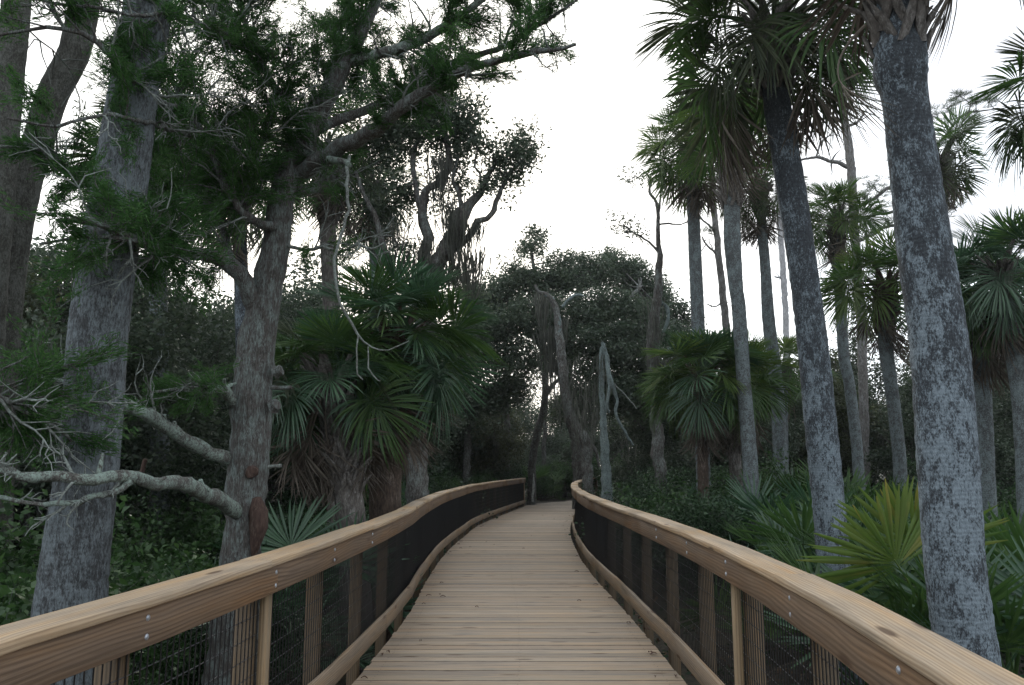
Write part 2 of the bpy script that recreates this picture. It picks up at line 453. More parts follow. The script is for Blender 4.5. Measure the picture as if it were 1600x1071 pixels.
m, t, p, o = newmat("forest_floor"); M['ground'] = m
v = coords(t)
a = noise(t, v, 14, 6, 0.7); b = noise(t, v, 0.7, 4, 0.6)
c1 = ramp(t, [(0.3, (0.012, 0.010, 0.007)), (0.5, (0.045, 0.034, 0.023)), (0.72, (0.10, 0.078, 0.055))], a)
c2 = ramp(t, [(0.4, (0.5, 0.5, 0.5)), (0.65, (0.9, 1.0, 0.75))], b)
t.links.new(mixc(t, c1.outputs[0], c2.outputs[0], 1.0, 'MULTIPLY'), p.inputs["Base Color"])
p.inputs["Roughness"].default_value = 0.95
bump(t, p, a, 0.8, 0.03)
m, t, p, o = newmat("sandy_dirt"); M['dirt'] = m
v = coords(t); a = noise(t, v, 9, 6, 0.7)
c1 = ramp(t, [(0.3, (0.10, 0.08, 0.06)), (0.55, (0.24, 0.20, 0.155)), (0.75, (0.34, 0.30, 0.24))], a)
t.links.new(c1.outputs[0], p.inputs["Base Color"]); p.inputs["Roughness"].default_value = 0.95
bump(t, p, a, 0.6, 0.02)
m, t, p, o = newmat("lichen_blaze"); M['blaze'] = m
nn = noise(t, coords(t), 20, 4); rr = ramp(t, [(0.35, (0.25, 0.26, 0.25)), (0.6, (0.6, 0.62, 0.6))], nn)
t.links.new(rr.outputs[0], p.inputs["Base Color"]); p.inputs["Roughness"].default_value = 0.9

# ---------------------------------------------------------------- ground and path
def ground_sheet():
    mb = MB()
    xs = np.concatenate([-np.geomspace(600, 42, 10), np.linspace(-40, 40, 121), np.geomspace(42, 600, 10)])
    ys = np.concatenate([-np.geomspace(600, 12, 8), np.linspace(-10, 62, 109), np.geomspace(65, 900, 10)])
    X, Y = np.meshgrid(xs, ys)
    V = np.stack([X, Y, gz(X, Y)], -1).reshape(-1, 3)
    nx, ny = len(xs), len(ys)
    i = np.arange(ny - 1)[:, None] * nx; j = np.arange(nx - 1)[None, :]
    mb.add(V, np.stack([i + j, i + j + 1, i + nx + j + 1, i + nx + j], -1).reshape(-1, 4))
    tag(mb.build("ground", M['ground'], sm=True), kind="structure")
ground_sheet()

LEFT = spline([(-1.42, -4), (-1.5, -1), (-1.47, 2.0), (-1.36, 3.2), (-1.27, 4.3), (-1.20, 5.6), (-1.15, 7.1), (-1.13, 9.0), (-1.2, 11.3),
               (-1.22, 14.3), (-1.10, 17.6), (-0.78, 22.2), (0.56, 31.4)], 0.05)
RIGHT = spline([(0.50, -4), (0.70, -1), (0.90, 0.8), (1.03, 1.9), (1.12, 2.7), (1.195, 3.5), (1.25, 4.4), (1.28, 5.5), (1.285, 6.8), (1.25, 8.9), (1.19, 11.6),
                (1.21, 14.6), (1.45, 19.6), (2.05, 25.5), (2.95, 30.6), (3.25, 31.8)], 0.05)
def xat(curve, y): return np.interp(y, curve[:, 1], curve[:, 0])

def path_sheet():
    mb = MB()
    ys = np.linspace(31.3, 50, 30)
    V = []; nx = 9
    for y in ys:
        c = 1.9 + 0.33 * (y - 31.3) + 0.03 * (y - 31.3) ** 2
        for u in np.linspace(-1, 1, nx):
            V.append((c + u * (1.5 + 0.12 * math.sin(y * 2.1) + 0.1 * math.sin(y * 5 + u)), y, -0.012 + 0.008 * math.cos(u * 3)))
    i = np.arange(len(ys) - 1)[:, None] * nx; j = np.arange(nx - 1)[None, :]
    mb.add(np.array(V), np.stack([i + j, i + j + 1, i + nx + j + 1, i + nx + j], -1).reshape(-1, 4))
    tag(mb.build("path", M['dirt'], sm=True), kind="structure")
path_sheet()

# ---------------------------------------------------------------- boardwalk deck
def box(mb, x0, x1, y0, y1, z0, z1, uvo=(0, 0)):
    V = np.array([(x, y, z) for z in (z0, z1) for y in (y0, y1) for x in (x0, x1)], float)
    Q = np.array([(0, 2, 3, 1), (4, 5, 7, 6), (0, 1, 5, 4), (2, 6, 7, 3), (0, 4, 6, 2), (1, 3, 7, 5)])
    uv = []
    for q in Q:
        for k in q:
            vx = V[k]; uv.append((vx[2] + uvo[0], vx[0] + vx[1] + uvo[1]))
    mb.add(V, Q, np.array(uv))

def deck():
    rng = np.random.default_rng(5)
    mb = MB()
    y = -3.9; pitch = 0.1425
    while y < 31.25:
        y1 = y + pitch - 0.001 - 0.0085 * rng.random() ** 3.2
        z = rng.normal(0, 0.0012); cu = 0.0015
        la, lb = xat(LEFT, y), xat(LEFT, y1); ra, rb = xat(RIGHT, y), xat(RIGHT, y1)
        e = rng.normal(0, 0.004, 2) + 0.012
        c = 0.0018 + 0.004 * rng.random() ** 2.5
        prof = [(y, -0.038), (y, z - c), (y + c, z), (0.5 * (y + y1), z - cu), (y1 - c, z), (y1, z - c), (y1, -0.038)]
        nx = 5
        V = []; U = []
        uo, vo = rng.random() * 40, rng.random() * 40
        for k in range(nx):
            s = k / (nx - 1)
            for (yy, zz) in prof:
                f = (yy - y) / (y1 - y)
                xl = la + (lb - la) * f - e[0] + 0.036; xr = ra + (rb - ra) * f + e[1] - 0.036
                x = xl + (xr - xl) * s
                V.append((x, yy, zz)); U.append((x + uo, yy - y + vo + (0.03 if zz < -0.03 else 0)))
        m_ = len(prof)
        i = np.arange(nx - 1)[:, None] * m_
        U = np.array(U)
        for cols, mi in (([2, 3], 0), ([0, 1, 4, 5], 1)):        # worn, dirty arrises and flanks, darkened to paint in the gap shade
            j = np.array(cols)[None, :]
            Q = np.stack([i + j, i + m_ + j, i + m_ + j + 1, i + j + 1], -1).reshape(-1, 4)
            mb.mi = mi; mb.add(np.array(V), Q, U[Q].reshape(-1, 2))
        mb.mi = 1
        if y < 14:
            for so in (0.06, 0.5, 0.94):
                for yo in (0.03, 0.11):
                    cx = la + (ra - la) * so + rng.normal(0, .006); cy = y + yo + rng.normal(0, .003); rr_ = 0.0055
                    cv = [(cx + rr_ * math.cos(a_), cy + rr_ * math.sin(a_), z + 0.0012) for a_ in np.arange(6) * math.pi / 3]
                    mb.add(np.array(cv), np.array([(0, 1, 2, 3), (0, 3, 4, 5)]), np.zeros((8, 2)))
        mb.mi = 0
        # end faces
        for k in (0, nx - 1):
            b = np.array(V[k * m_:(k + 1) * m_])
            mb.add(b, np.array([(0, 1, 2, 6), (2, 3, 4, 6)]), np.tile(U[0], (8, 1)))
            mb.add(b, np.array([(4, 5, 6)]), np.tile(U[0], (3, 1)))
        y += pitch
    d = tag(mb.build("boardwalk", [M['deck'], M['deck_edge']]), kind="structure")
    for off in (0.12, 0.5, 0.88):
        sb = MB()
        ys = np.arange(-3.8, 31.1, 0.3)
        l, r = xat(LEFT, ys), xat(RIGHT, ys)
        c = l + (r - l) * off
        for k in range(len(ys) - 1):
            V = np.array([(c[k + a] + b * 0.02, ys[k + a], zz) for a in (0, 1) for b in (-1, 1) for zz in (-0.27, -0.04)])
            sb.add(V, np.array([(0, 1, 5, 4), (2, 6, 7, 3), (0, 4, 6, 2)]), np.zeros((12, 2)))
        sb.build("stringer", M['post'], d)
deck()

# ---------------------------------------------------------------- railings
def arclen(c):
    return np.concatenate([[0], np.cumsum(np.linalg.norm(np.diff(c[:, :2], axis=0), axis=1))])

class Rail:
    def __init__(s, curve, side):
        s.c = curve; s.side = side; s.s = arclen(curve)
        t = np.gradient(curve, axis=0); t = unit(t)
        s.t = t; s.n = side * np.stack([t[:, 1], -t[:, 0]], -1)          # outward
    def at(s, u):
        p = np.stack([np.interp(u, s.s, s.c[:, k]) for k in (0, 1)], -1)
        n = unit(np.stack([np.interp(u, s.s, s.n[:, k]) for k in (0, 1)], -1))
        return p, n
    def u_of_y(s, y): return np.interp(y, s.c[:, 1], s.s)

def sweep(mb, rail, u0, u1, o0, o1, z0, z1, rng, ch=0.004, step=0.62, wob=0.0):
    n = max(2, int(round((u1 - u0) / step)) + 1)
    jo = rng.normal(0, wob * 2.0); o0 += jo; o1 += jo
    u = np.linspace(u0, u1, n)
    p, nr = rail.at(u)
    sec = [(o0, z0 + ch), (o0, z1 - ch), (o0 + ch, z1), (o1 - ch, z1), (o1, z1 - ch), (o1, z0 + ch), (o1 - ch, z0), (o0 + ch, z0)]
    per = [0]
    for k in range(1, 9):
        a, b = sec[k - 1], sec[k % 8]; per.append(per[-1] + math.hypot(a[0] - b[0], a[1] - b[1]))
    uo, vo = rng.random() * 50, rng.random() * 50
    zz = wob * rng.normal() + wob * np.sin(u * 1.7 + rng.random() * 6)
    V = np.zeros((n, 8, 3))
    sk = wob * 1.6 * rng.standard_normal((n, 1))
    for k, (of, z) in enumerate(sec):
        V[:, k, :2] = p + nr * (of + sk); V[:, k, 2] = z + zz
    V = V.reshape(-1, 3)
    Q = []; UV = []
    for i in range(n - 1):
        for k in range(8):
            q = (i * 8 + k, (i + 1) * 8 + k, (i + 1) * 8 + (k + 1) % 8, i * 8 + (k + 1) % 8)
            Q.append(q)
            UV += [(u[i] + uo, per[k] + vo), (u[i + 1] + uo, per[k] + vo), (u[i + 1] + uo, per[k + 1] + vo), (u[i] + uo, per[k + 1] + vo)]
    for b in (0, (n - 1) * 8):
        for q in ((0, 1, 2, 7), (2, 3, 6, 7), (3, 4, 5, 6)):
            Q.append(tuple(b + x for x in q)); UV += [(uo + V[b + x][2], vo) for x in q]
    Q = np.array(Q)
    if rail.side < 0: pass
    mb.add(V, Q, np.array(UV))

def post(mb, rail, u, o0, o1, wid, z0, z1, rng):
    p, n = rail.at(np.array([u])); p, n = p[0], n[0]
    t = np.array([n[1], -n[0]])
    uo, vo = rng.random() * 50, rng.random() * 50
    c = 0.004
    h = wid / 2
    sec = [(o0, -h + c), (o0, h - c), (o0 + c, h), (o1 - c, h), (o1, h - c), (o1, -h + c), (o1 - c, -h), (o0 + c, -h)]
    V = [np.append(p + n * a + t * b, z) for z in (z0, z1) for a, b in sec]
    per = np.concatenate([[0], np.cumsum([math.hypot(sec[k][0] - sec[(k + 1) % 8][0], sec[k][1] - sec[(k + 1) % 8][1]) for k in range(8)])])
    Q = []; UV = []
    for k in range(8):
        Q.append((k, (k + 1) % 8, 8 + (k + 1) % 8, 8 + k))
        UV += [(z0 + uo, per[k] + vo), (z0 + uo, per[k + 1] + vo), (z1 + uo, per[k + 1] + vo), (z1 + uo, per[k] + vo)]
    for b in (8,):
        for q in ((0, 1, 2, 7), (2, 3, 6, 7), (3, 4, 5, 6)):
            Q.append(tuple(b + x for x in q)); UV += [(uo, vo)] * 4
    mb.add(np.array(V), np.array(Q), np.array(UV))

def bolt(parent, rail, u, z, rng):
    p, n = rail.at(np.array([u])); p, n = p[0], n[0]
    t = np.array([n[1], -n[0], 0]); nn = np.array([-n[0], -n[1], 0]); c = np.append(p + n * 0.0195, z)
    mb = MB(); V = [c + nn * 0.008]
    for rr, hh in ((0.007, 0.0075), (0.0118, 0.004), (0.0125, 0.0)):
        for k in range(10):
            a = k / 10 * 2 * math.pi
            V.append(c + t * rr * math.cos(a) + np.array([0, 0, 1]) * rr * math.sin(a) + nn * hh)
    mb.add(np.array(V), np.array([(0, 1 + k, 1 + (k + 1) % 10) for k in range(10)]))
    Q = [(1 + r * 10 + k, 11 + r * 10 + k, 11 + r * 10 + (k + 1) % 10, 1 + r * 10 + (k + 1) % 10) for r in (0, 1) for k in range(10)]
    mb.add(np.array(V), np.array(Q))
    return mb.build("bolt", M['bolt'], parent, sm=True)

def wire_panel(mb, rail, u0, u1, z0, z1):
    def bar(A, B, r):
        A = np.asarray(A); B = np.asarray(B)
        d = unit(B - A); up = np.array([0, 0, 1.0]) if abs(d[2]) < 0.9 else np.array([1.0, 0, 0])
        a = unit(np.cross(d, up)) * r; b = unit(np.cross(d, a)) * r
        V = np.array([A + a, A + b, A - a, A - b, B + a, B + b, B - a, B - b])
        mb.add(V, np.array([(0, 1, 5, 4), (1, 2, 6, 5), (2, 3, 7, 6), (3, 0, 4, 7)]))
    n = int(round((u1 - u0) / 0.05))
    us = np.linspace(u0, u1, n + 1)
    p, nr = rail.at(us)
    for k in range(n + 1):
        q = p[k] + nr[k] * 0.0985
        bar((q[0], q[1], z0), (q[0], q[1], z1), 0.0033)
    mb.mi = 1
    zs = np.arange(z1 - 0.045, z0, -0.1)
    u2 = np.linspace(u0, u1, max(2, int((u1 - u0) / 0.2)) + 1)
    p, nr = rail.at(u2)
    for z in zs:
        for k in range(len(u2) - 1):
            a = p[k] + nr[k] * 0.1032; b = p[k + 1] + nr[k + 1] * 0.1032
            bar((a[0], a[1], z), (b[0], b[1], z), 0.0028)

def railing(curve, side, label, u_first, seed):
    rng = np.random.default_rng(seed)
    rl = Rail(curve, side)
    end = rl.s[-1] - 0.05
    p0, _ = rl.at(np.array([rl.u_of_y(4.0)]))
    root = thing("railing", label, "railing", (p0[0][0], p0[0][1], 0))
    k0 = u_first
    while k0 > 1.5: k0 -= 1.22
    posts = np.arange(k0, end - 0.3, 1.22)
    posts = np.append(posts, end - 0.05)
    first_i = int(round((u_first - k0) / 1.22))
    joints = []
    for i, u in enumerate(posts):
        p, n = rl.at(np.array([u]))
        g = float(gz(p[0][0], p[0][1])) - 0.15
        mb = MB(); post(mb, rl, u, 0.104, 0.194, 0.09, min(g, -0.3), 1.03, rng)
        mb.build("post", M['post'], root)
        if (i - first_i) % 3 == 1: joints.append(u + 0.10)
    # nailing struts at the joints, in front of the wire
    for u in joints:
        if rl.at(np.array([u]))[0][0][1] > 6: continue
        mb = MB(); post(mb, rl, u, 0.0585, 0.0965, 0.089, -0.2, 1.03, rng); mb.build("strut", M['strut'], root)
    mb = MB(); post(mb, rl, end + 0.03, 0.0585, 0.0965, 0.089, -0.2, 1.03, rng); mb.build("strut", M['strut'], root)
    ends = [0.05] + joints + [end + 0.05]
    for a, b in zip(ends[:-1], ends[1:]):
        if b - a < 0.2: continue
        mb = MB(); wire_panel(mb, rl, a + 0.01, b - 0.01, 0.02, 1.02); mb.build("wire_panel", [M['wire'], M['wire_h']], root)
        mb = MB(); sweep(mb, rl, a + 0.003, b - 0.003, 0.02, 0.058, 0.885, 1.031, rng, 0.003, wob=0.0012)
        rb = mb.build("rim_board", M['rim'], root)
        if b < 12:
            for uu in (a + 0.03, b - 0.03):
                for z in (0.925, 0.995): bolt(rb, rl, uu, z, rng)
        mid = [u for u in posts if a + 0.3 < u < b - 0.3]
        for uu in mid:
            if uu < 12:
                for z in (0.925, 0.995): bolt(rb, rl, uu, z, rng)
    u = 0.05 + (0.9 if side < 0 else 0.4)
    cuts = [0.05]
    while u < end - 1: cuts.append(u); u += 1.22 * 2
    cuts.append(end + 0.08)
    for a, b in zip(cuts[:-1], cuts[1:]):
        mb = MB(); sweep(mb, rl, a + 0.004, b - 0.004, 0.0, 0.178, 1.034, 1.072, rng, 0.0045, wob=0.0022)
        mb.build("cap_board", M['cap'], root)
    u = 0.05 + (1.7 if side < 0 else 1.1)
    cuts = [0.05]
    while u < end - 1: cuts.append(u); u += 1.22 * 2
    cuts.append(end + 0.06)
    for a, b in zip(cuts[:-1], cuts[1:]):
        mb = MB(); sweep(mb, rl, a + 0.003, b - 0.003, 0.02, 0.058, 0.075, 0.215, rng, 0.004, wob=0.002)
        mb.build("toe_board", M['toe'], root)
    return rl

rL = Rail(LEFT, -1); rR = Rail(RIGHT, 1)
railing(LEFT, -1, "left timber railing of the boardwalk, flat cap board over black wire mesh", rL.u_of_y(3.1), 11)
railing(RIGHT, 1, "right timber railing of the boardwalk, curling away round the far bend", rR.u_of_y(3.55), 12)
# ---------------------------------------------------------------- palm fronds (shared meshes)
def frond_mesh(name, mat, lp=0.8, Rb=0.9, n=60, thmax=120, droop=0.18, bend=0.9, fold=0.35, seed=0, curl=0.0, costa=0.26, ragged=0.06, wmax=0.040, pet=0.013):
    rng = np.random.default_rng(seed)
    mb = MB()
    thm = R(thmax)
    Ltot = lp + costa * Rb
    m = 16
    s = np.linspace(0, 1, m)
    ang = -bend * s ** 1.6
    dx = np.cos(ang) * Ltot / (m - 1); dz = np.sin(ang) * Ltot / (m - 1)
    pts = np.zeros((m, 3))
    pts[1:, 0] = np.cumsum(0.5 * (dx[1:] + dx[:-1])); pts[1:, 2] = np.cumsum(0.5 * (dz[1:] + dz[:-1]))
    tube(mb, pts, np.linspace(pet * 1.5, pet * 0.35, m), 5)
    ln = s * Ltot
    dth = 2 * thm / (n - 1)
    segs = np.array([0.02, 0.22, 0.42, 0.62, 0.82, 1.0])
    for i in range(n):
        u = -1 + 2 * i / (n - 1)
        a = (1 - abs(u)) ** 0.85
        pos = lp + costa * Rb * a
        A = np.array([np.interp(pos, ln, pts[:, k]) for k in range(3)])
        ag = np.interp(pos, ln, ang)
        Tn = np.array([math.cos(ag), 0, math.sin(ag)]); Nn = np.array([-math.sin(ag), 0, math.cos(ag)]); Bn = np.array([0, 1.0, 0])
        th = u * thm + rng.normal(0, ragged * 0.5)
        d = math.cos(th) * Tn + math.sin(th) * Bn + fold * (abs(math.sin(th)) ** 1.0) * Nn + rng.normal(0, ragged, 3)
        d = unit(d)
        Ln = Rb * (1 - 0.42 * a) * (1 - 0.18 * abs(u) ** 3) * (1 + rng.normal(0, 0.05))
        dr = droop * (1 + rng.normal(0, 0.35))
        side = unit(np.cross(d, Nn)); nn = np.cross(side, d)
        cu = curl * rng.normal(0, 1)
        C = A[None] + d[None] * (Ln * segs)[:, None] - np.array([0, 0, 1.0])[None] * (dr * Ln * segs ** 2.4)[:, None] \
            + side[None] * (cu * Ln * segs ** 2)[:, None]
        w = np.minimum(2 * segs * Ln * math.tan(dth / 2) * 1.08, wmax)
        w = w * np.where(segs < 0.5, 1, np.clip((1.02 - segs) / 0.45, 0, 1) ** 0.7)
        V = np.stack([C + side * w[:, None] * 0.5, C - nn * w[:, None] * 0.28, C - side * w[:, None] * 0.5], 1).reshape(-1, 3)
        k = np.arange(len(segs) - 1)[:, None] * 3; j = np.arange(2)[None, :]
        mb.add(V, np.stack([k + j, k + j + 1, k + 3 + j + 1, k + 3 + j], -1).reshape(-1, 4))
    return mb.mesh(name, mat)

def fset(mat, seed, **kw):
    return [frond_mesh("frond", mat, seed=seed + k, lp=0.48 + 0.10 * k, Rb=0.80 + 0.05 * k, bend=0.5 + 0.35 * k, droop=0.12 + 0.14 * k, fold=0.45 - 0.08 * k, **kw) for k in range(3)]
FR = {
    'green': fset(M['frond'], 100), 'blue': fset(M['frond_blue'], 110), 'yg': fset(M['frond_yg'], 120), 'dark': fset(M['frond_dark'], 130),
    'dead': [frond_mesh("dead_frond", M['frond_dead'], seed=140 + k, lp=0.7, Rb=0.85, thmax=62 - 12 * k, droop=0.35, bend=1.0 + 0.2 * k, fold=0.1, curl=0.18, ragged=0.16, n=26, wmax=0.045) for k in range(3)],
    'fan': [frond_mesh("fan_leaf", M['frond'], seed=150 + k, lp=1.1, Rb=0.78, thmax=105, droop=0.06, bend=0.25 + 0.15 * k, fold=0.30, costa=0.08, n=34, wmax=0.034, ragged=0.06) for k in range(3)],
    'fany': [frond_mesh("fan_leaf", M['frond_yellow'], seed=160 + k, lp=1.3, Rb=0.66, thmax=100, droop=0.05, bend=0.2, fold=0.3, costa=0.08, n=34, wmax=0.036, ragged=0.06) for k in range(2)],
    'fanb': [frond_mesh("fan_leaf", M['frond_blue'], seed=170 + k, lp=1.05, Rb=0.78, thmax=105, droop=0.08, bend=0.3, fold=0.3, costa=0.08, n=34, wmax=0.034, ragged=0.07) for k in range(2)],
}
GA = 2.39996

def boots_mesh(mb, axis, r, length, rng, n=40, size=1.0):
    """criss-cross dead leaf bases round the stem below the crown; axis = (m,3) points from bottom to top"""
    ax = spline(axis, 0.05); ss = np.linspace(0, 1, len(ax))
    for i in range(n):
        f = (i + rng.random() * 0.6) / n
        c = np.array([np.interp(f, ss, ax[:, k]) for k in range(3)])
        az = i * GA + rng.normal(0, 0.15)
        out = np.array([math.cos(az), math.sin(az), 0]); tn = np.array([-math.sin(az), math.cos(az), 0]); up = np.array([0, 0, 1.0])
        ln = size * (0.26 + 0.16 * rng.random()) * (0.75 + 0.5 * f)
        wb = size * 0.085 * (0.8 + 0.4 * rng.random())
        lean = 0.35 + 0.5 * rng.random()
        for sg in (-1, 1):                                    # the base splits in two legs
            p0 = c + out * r * 0.93 + tn * sg * wb * 0.9 - up * 0.03
            p1 = c + out * (r + ln * 0.18) + tn * sg * wb * 0.35 + up * ln * 0.5
            p2 = c + out * (r + ln * lean) + tn * sg * wb * 0.05 + up * ln
            V = []
            for q, ww, tt in ((p0, 0.030 * size, 0.012), (p1, 0.036 * size, 0.014), (p2, 0.020 * size * (0.6 + rng.random()), 0.008)):
                V += [q - tn * ww + out * tt, q + tn * ww + out * tt, q + tn * ww - out * tt, q - tn * ww - out * tt]
            V = np.array(V)
            Q = []
            for a in (0, 4):
                for k in range(4): Q.append((a + k, a + (k + 1) % 4, a + 4 + (k + 1) % 4, a + 4 + k))
            Q.append((8, 9, 10, 11))
            mb.add(V, np.array(Q))

def stem_from_trace(tr, Y, ground=True):
    """tr: (px, py, width px) from top to bottom -> points bottom to top, radii"""
    pts = np.array([P(x, y, Y) for x, y, w in tr]); rad = np.array([PR(w, x, y, Y) for x, y, w in tr])
    if ground:
        d = pts[-1] - pts[-2]; d = d / max(abs(d[2]), 1e-3)
        g = float(gz(pts[-1][0], pts[-1][1])) - 0.12
        if pts[-1][2] > g + 0.05:
            e = pts[-1] + d * (pts[-1][2] - g) * np.array([0.6, 0.6, 1]); e[2] = g
            pts = np.vstack([pts, e]); rad = np.append(rad, rad[-1] * 1.12)
        else:
            pts[-1][2] = g
    return pts[::-1], rad[::-1]

def palm(tr, Y, label, bark='palm2', kinds=('green',), nf=26, fs=1.0, nd=6, boots=0.7, seed=0, crown=None, group=None,
         sides=18, el=(78, -35), bootmat='boots', bsize=1.0, step=0.05, nb=None, cat="palm tree", name="palm_tree", jit=0.012, roll=0.5, skip=None):
    rng = np.random.default_rng(seed); rnd = random.Random(seed)
    pts, rad = stem_from_trace(tr, Y)
    root = thing(name, label, cat, (pts[0][0], pts[0][1], float(gz(pts[0][0], pts[0][1]))), group)
    pr = spline(np.column_stack([pts, rad]), step)
    mb = MB()
    rg = np.repeat(rng.standard_normal(len(pr) // 2 + 1), 2)[:len(pr)]
    rr = pr[:, 3] * (1 + (0.009 * rg if bark in ('palm', 'palm2') else 0) + 0.006 * np.sin(np.arange(len(pr)) * 1.9) + 0.006 * rng.standard_normal(len(pr)))
    tube(mb, pr[:, :3], rr, sides, jit, rng)
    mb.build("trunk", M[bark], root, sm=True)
    top = pts[-1]
    rt = rad[-1]
    if boots > 0:
        z = pr[:, 2]
        sel = pr[(z > top[2] - boots)][:, :3]
        if len(sel) < 2: sel = np.array([top - [0, 0, boots], top])
        sel = np.vstack([sel, top + (0, 0, 0.18)])
        b = MB(); boots_mesh(b, sel, rt, boots, rng, nb or int(26 + boots * 30), bsize)
        b.build("leaf_bases", M[bootmat], root)
    loc0 = np.array(root.location)
    cpt = top + np.array([0, 0, 0.12])
    for i in range(nf):
        f = (i + 0.5) / nf
        e = el[0] + (el[1] - el[0]) * f ** 0.85 + rnd.gauss(0, 7)
        az = i * GA + rnd.gauss(0, 0.2)
        if skip and skip(az % (2 * math.pi), e): continue
        k = kinds[rnd.randrange(len(kinds))]
        var = 0 if e > 45 else (1 if e > 5 else 2)
        o = part("frond", FR[k][var], root, cpt - loc0 + np.array([math.cos(az), math.sin(az), 0]) * rt * 0.6 + (0, 0, 0.12 * (1 - f)),
                 (rnd.gauss(0, roll), -R(e), az), fs * (0.85 + 0.3 * rnd.random()))
    for i in range(nd):
        az = i * GA * 1.7 + seed
        o = part("dead_frond", FR['dead'][rnd.randrange(3)], root, cpt - loc0 + np.array([math.cos(az), math.sin(az), 0]) * rt * 0.9 - (0, 0, 0.15 + 0.25 * rnd.random()),
                 (rnd.gauss(0, 0.5), R(38 + 30 * rnd.random()), az), fs * (0.75 + 0.35 * rnd.random()))
    return root

# right side, near to far
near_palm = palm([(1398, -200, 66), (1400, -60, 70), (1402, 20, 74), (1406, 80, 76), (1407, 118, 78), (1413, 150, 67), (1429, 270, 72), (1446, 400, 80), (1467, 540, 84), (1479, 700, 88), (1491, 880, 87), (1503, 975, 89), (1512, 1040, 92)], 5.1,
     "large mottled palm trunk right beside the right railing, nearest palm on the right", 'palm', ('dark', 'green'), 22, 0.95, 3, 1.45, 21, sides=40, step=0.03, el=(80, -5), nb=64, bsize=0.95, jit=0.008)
lo_ = np.array(near_palm.location)
for (px, py, az, s_, k, dn) in ((1352, 40, 2.9, 0.62, 2, 42),):
    part("dead_frond", FR['dead'][k], near_palm, P(px, py, 4.95) - lo_, (0.3, R(dn), az), s_)
palm([(1207, 62, 42), (1214, 160, 40), (1224, 220, 42), (1237, 300, 43), (1252, 400, 43), (1270, 540, 45), (1282, 660, 48), (1295, 790, 48), (1303, 890, 50)], 9.0,
     "leaning grey palm behind the right railing, dark fronds reaching over the path at its top", 'palm', ('dark', 'green', 'dark'), 44, 1.12, 5, 0.75, 22, sides=28, step=0.04, el=(75, -24))
palm([(1146, 228, 24), (1144, 300, 24), (1144, 372, 26), (1150, 450, 22), (1154, 480, 22), (1163, 610, 22), (1169, 681, 23), (1174, 760, 24), (1176, 840, 25)], 15.0,
     "slender pale palm with a basket of spiky leaf bases, left of the leaning grey palm", 'palm2', ('green', 'yg', 'dark'), 30, 0.95, 1, 1.35, 23, sides=20, el=(82, 6), nb=70, bsize=1.1)
palm([(1078, 240, 18), (1082, 300, 19), (1086, 400, 20), (1090, 490, 21), (1094, 600, 22), (1098, 720, 22)], 18.0,
     "tall palm with a straight pale trunk, leftmost of the tall palms on the right", 'palm2', ('green', 'dark', 'yg'), 36, 1.05, 7, 0.6, 24, sides=14)
palm([(1187, 300, 14), (1190, 350, 15), (1196, 420, 16), (1201, 500, 19), (1213, 600, 20), (1218, 690, 21), (1220, 760, 22)], 19.0,
     "palm with a skirt of dead brown fronds between two grey palm trunks", 'palm2', ('dark', 'green'), 26, 0.85, 12, 0.6, 25, sides=14)
palm([(1308, 350, 17), (1309, 400, 18), (1315, 500, 17), (1319, 560, 17), (1327, 600, 17), (1338, 690, 17), (1343, 760, 18)], 20.0,
     "thin palm with a tufted green crown against the sky, right of the leaning trunk", 'palm2', ('green', 'green', 'yg'), 36, 0.88, 6, 1.1, 26, sides=14, el=(80, -20))
palm([(1384, 455, 24), (1384, 540, 22), (1392, 600, 20), (1404, 700, 20), (1408, 770, 21)], 17.0,
     "short palm with a red-brown shaggy neck, just left of the nearest right trunk", 'palm2', ('yg', 'green'), 36, 0.98, 8, 1.0, 27, sides=14, el=(80, -15), bootmat='boots_red')
palm([(1528, 480, 26), (1530, 560, 26), (1534, 600, 26), (1540, 700, 24), (1543, 780, 25)], 14.0,
     "dark crowned palm with folded dead fronds, beside the nearest right trunk", 'palm2', ('blue', 'green'), 33, 0.95, 9, 0.8, 28, sides=16, el=(80, -25))
palm([(1566, 440, 24), (1575, 500, 26), (1592, 600, 26), (1600, 700, 26), (1604, 790, 27)], 13.0,
     "palm at the right edge of the view, leaning grey trunk, deep green crown", 'palm2', ('blue', 'green'), 32, 0.95, 6, 0.4, 29, sides=16, el=(80, -25))
palm([(1468, 260, 20), (1472, 400, 20), (1480, 700, 22), (1482, 780, 22)], 16.0,
     "palm hidden behind the nearest right trunk, crown showing at both sides", 'palm2', ('green', 'dark'), 30, 0.75, 6, 0.7, 30, sides=12)
palm([(1690, 165, 44), (1690, 300, 44), (1684, 600, 46), (1690, 800, 48)], 8.6,
     "palm outside the right edge, fronds spiking in at upper right", 'palm2', ('dark', 'green'), 24, 0.82, 2, 0.5, 31, sides=16, el=(75, -40))
palm([(1098, 600, 16), (1098, 660, 16), (1098, 720, 17), (1100, 790, 18)], 16.0,
     "short palm with a brown trunk and wide bluish green fans beside the moss-hung snag", 'boots_red', ('green', 'blue', 'yg'), 36, 0.98, 6, 0.5, 32, sides=12, el=(82, -15), bootmat='boots_red')
palm([(1143, 610, 20), (1145, 680, 20), (1150, 740, 20), (1154, 800, 20)], 16.6,
     "short palm with a ragged booted trunk just behind the slender pale palm", 'boots', ('green', 'yg'), 30, 0.95, 8, 1.4, 33, sides=12, el=(80, -10))
palm([(1222, 585, 18), (1222, 640, 18), (1224, 760, 18)], 22.0,
     "low bushy palm with olive fans behind the leaning grey palm", 'palm2', ('yg', 'green'), 22, 0.95, 4, 0.3, 34, sides=12, el=(80, -15))

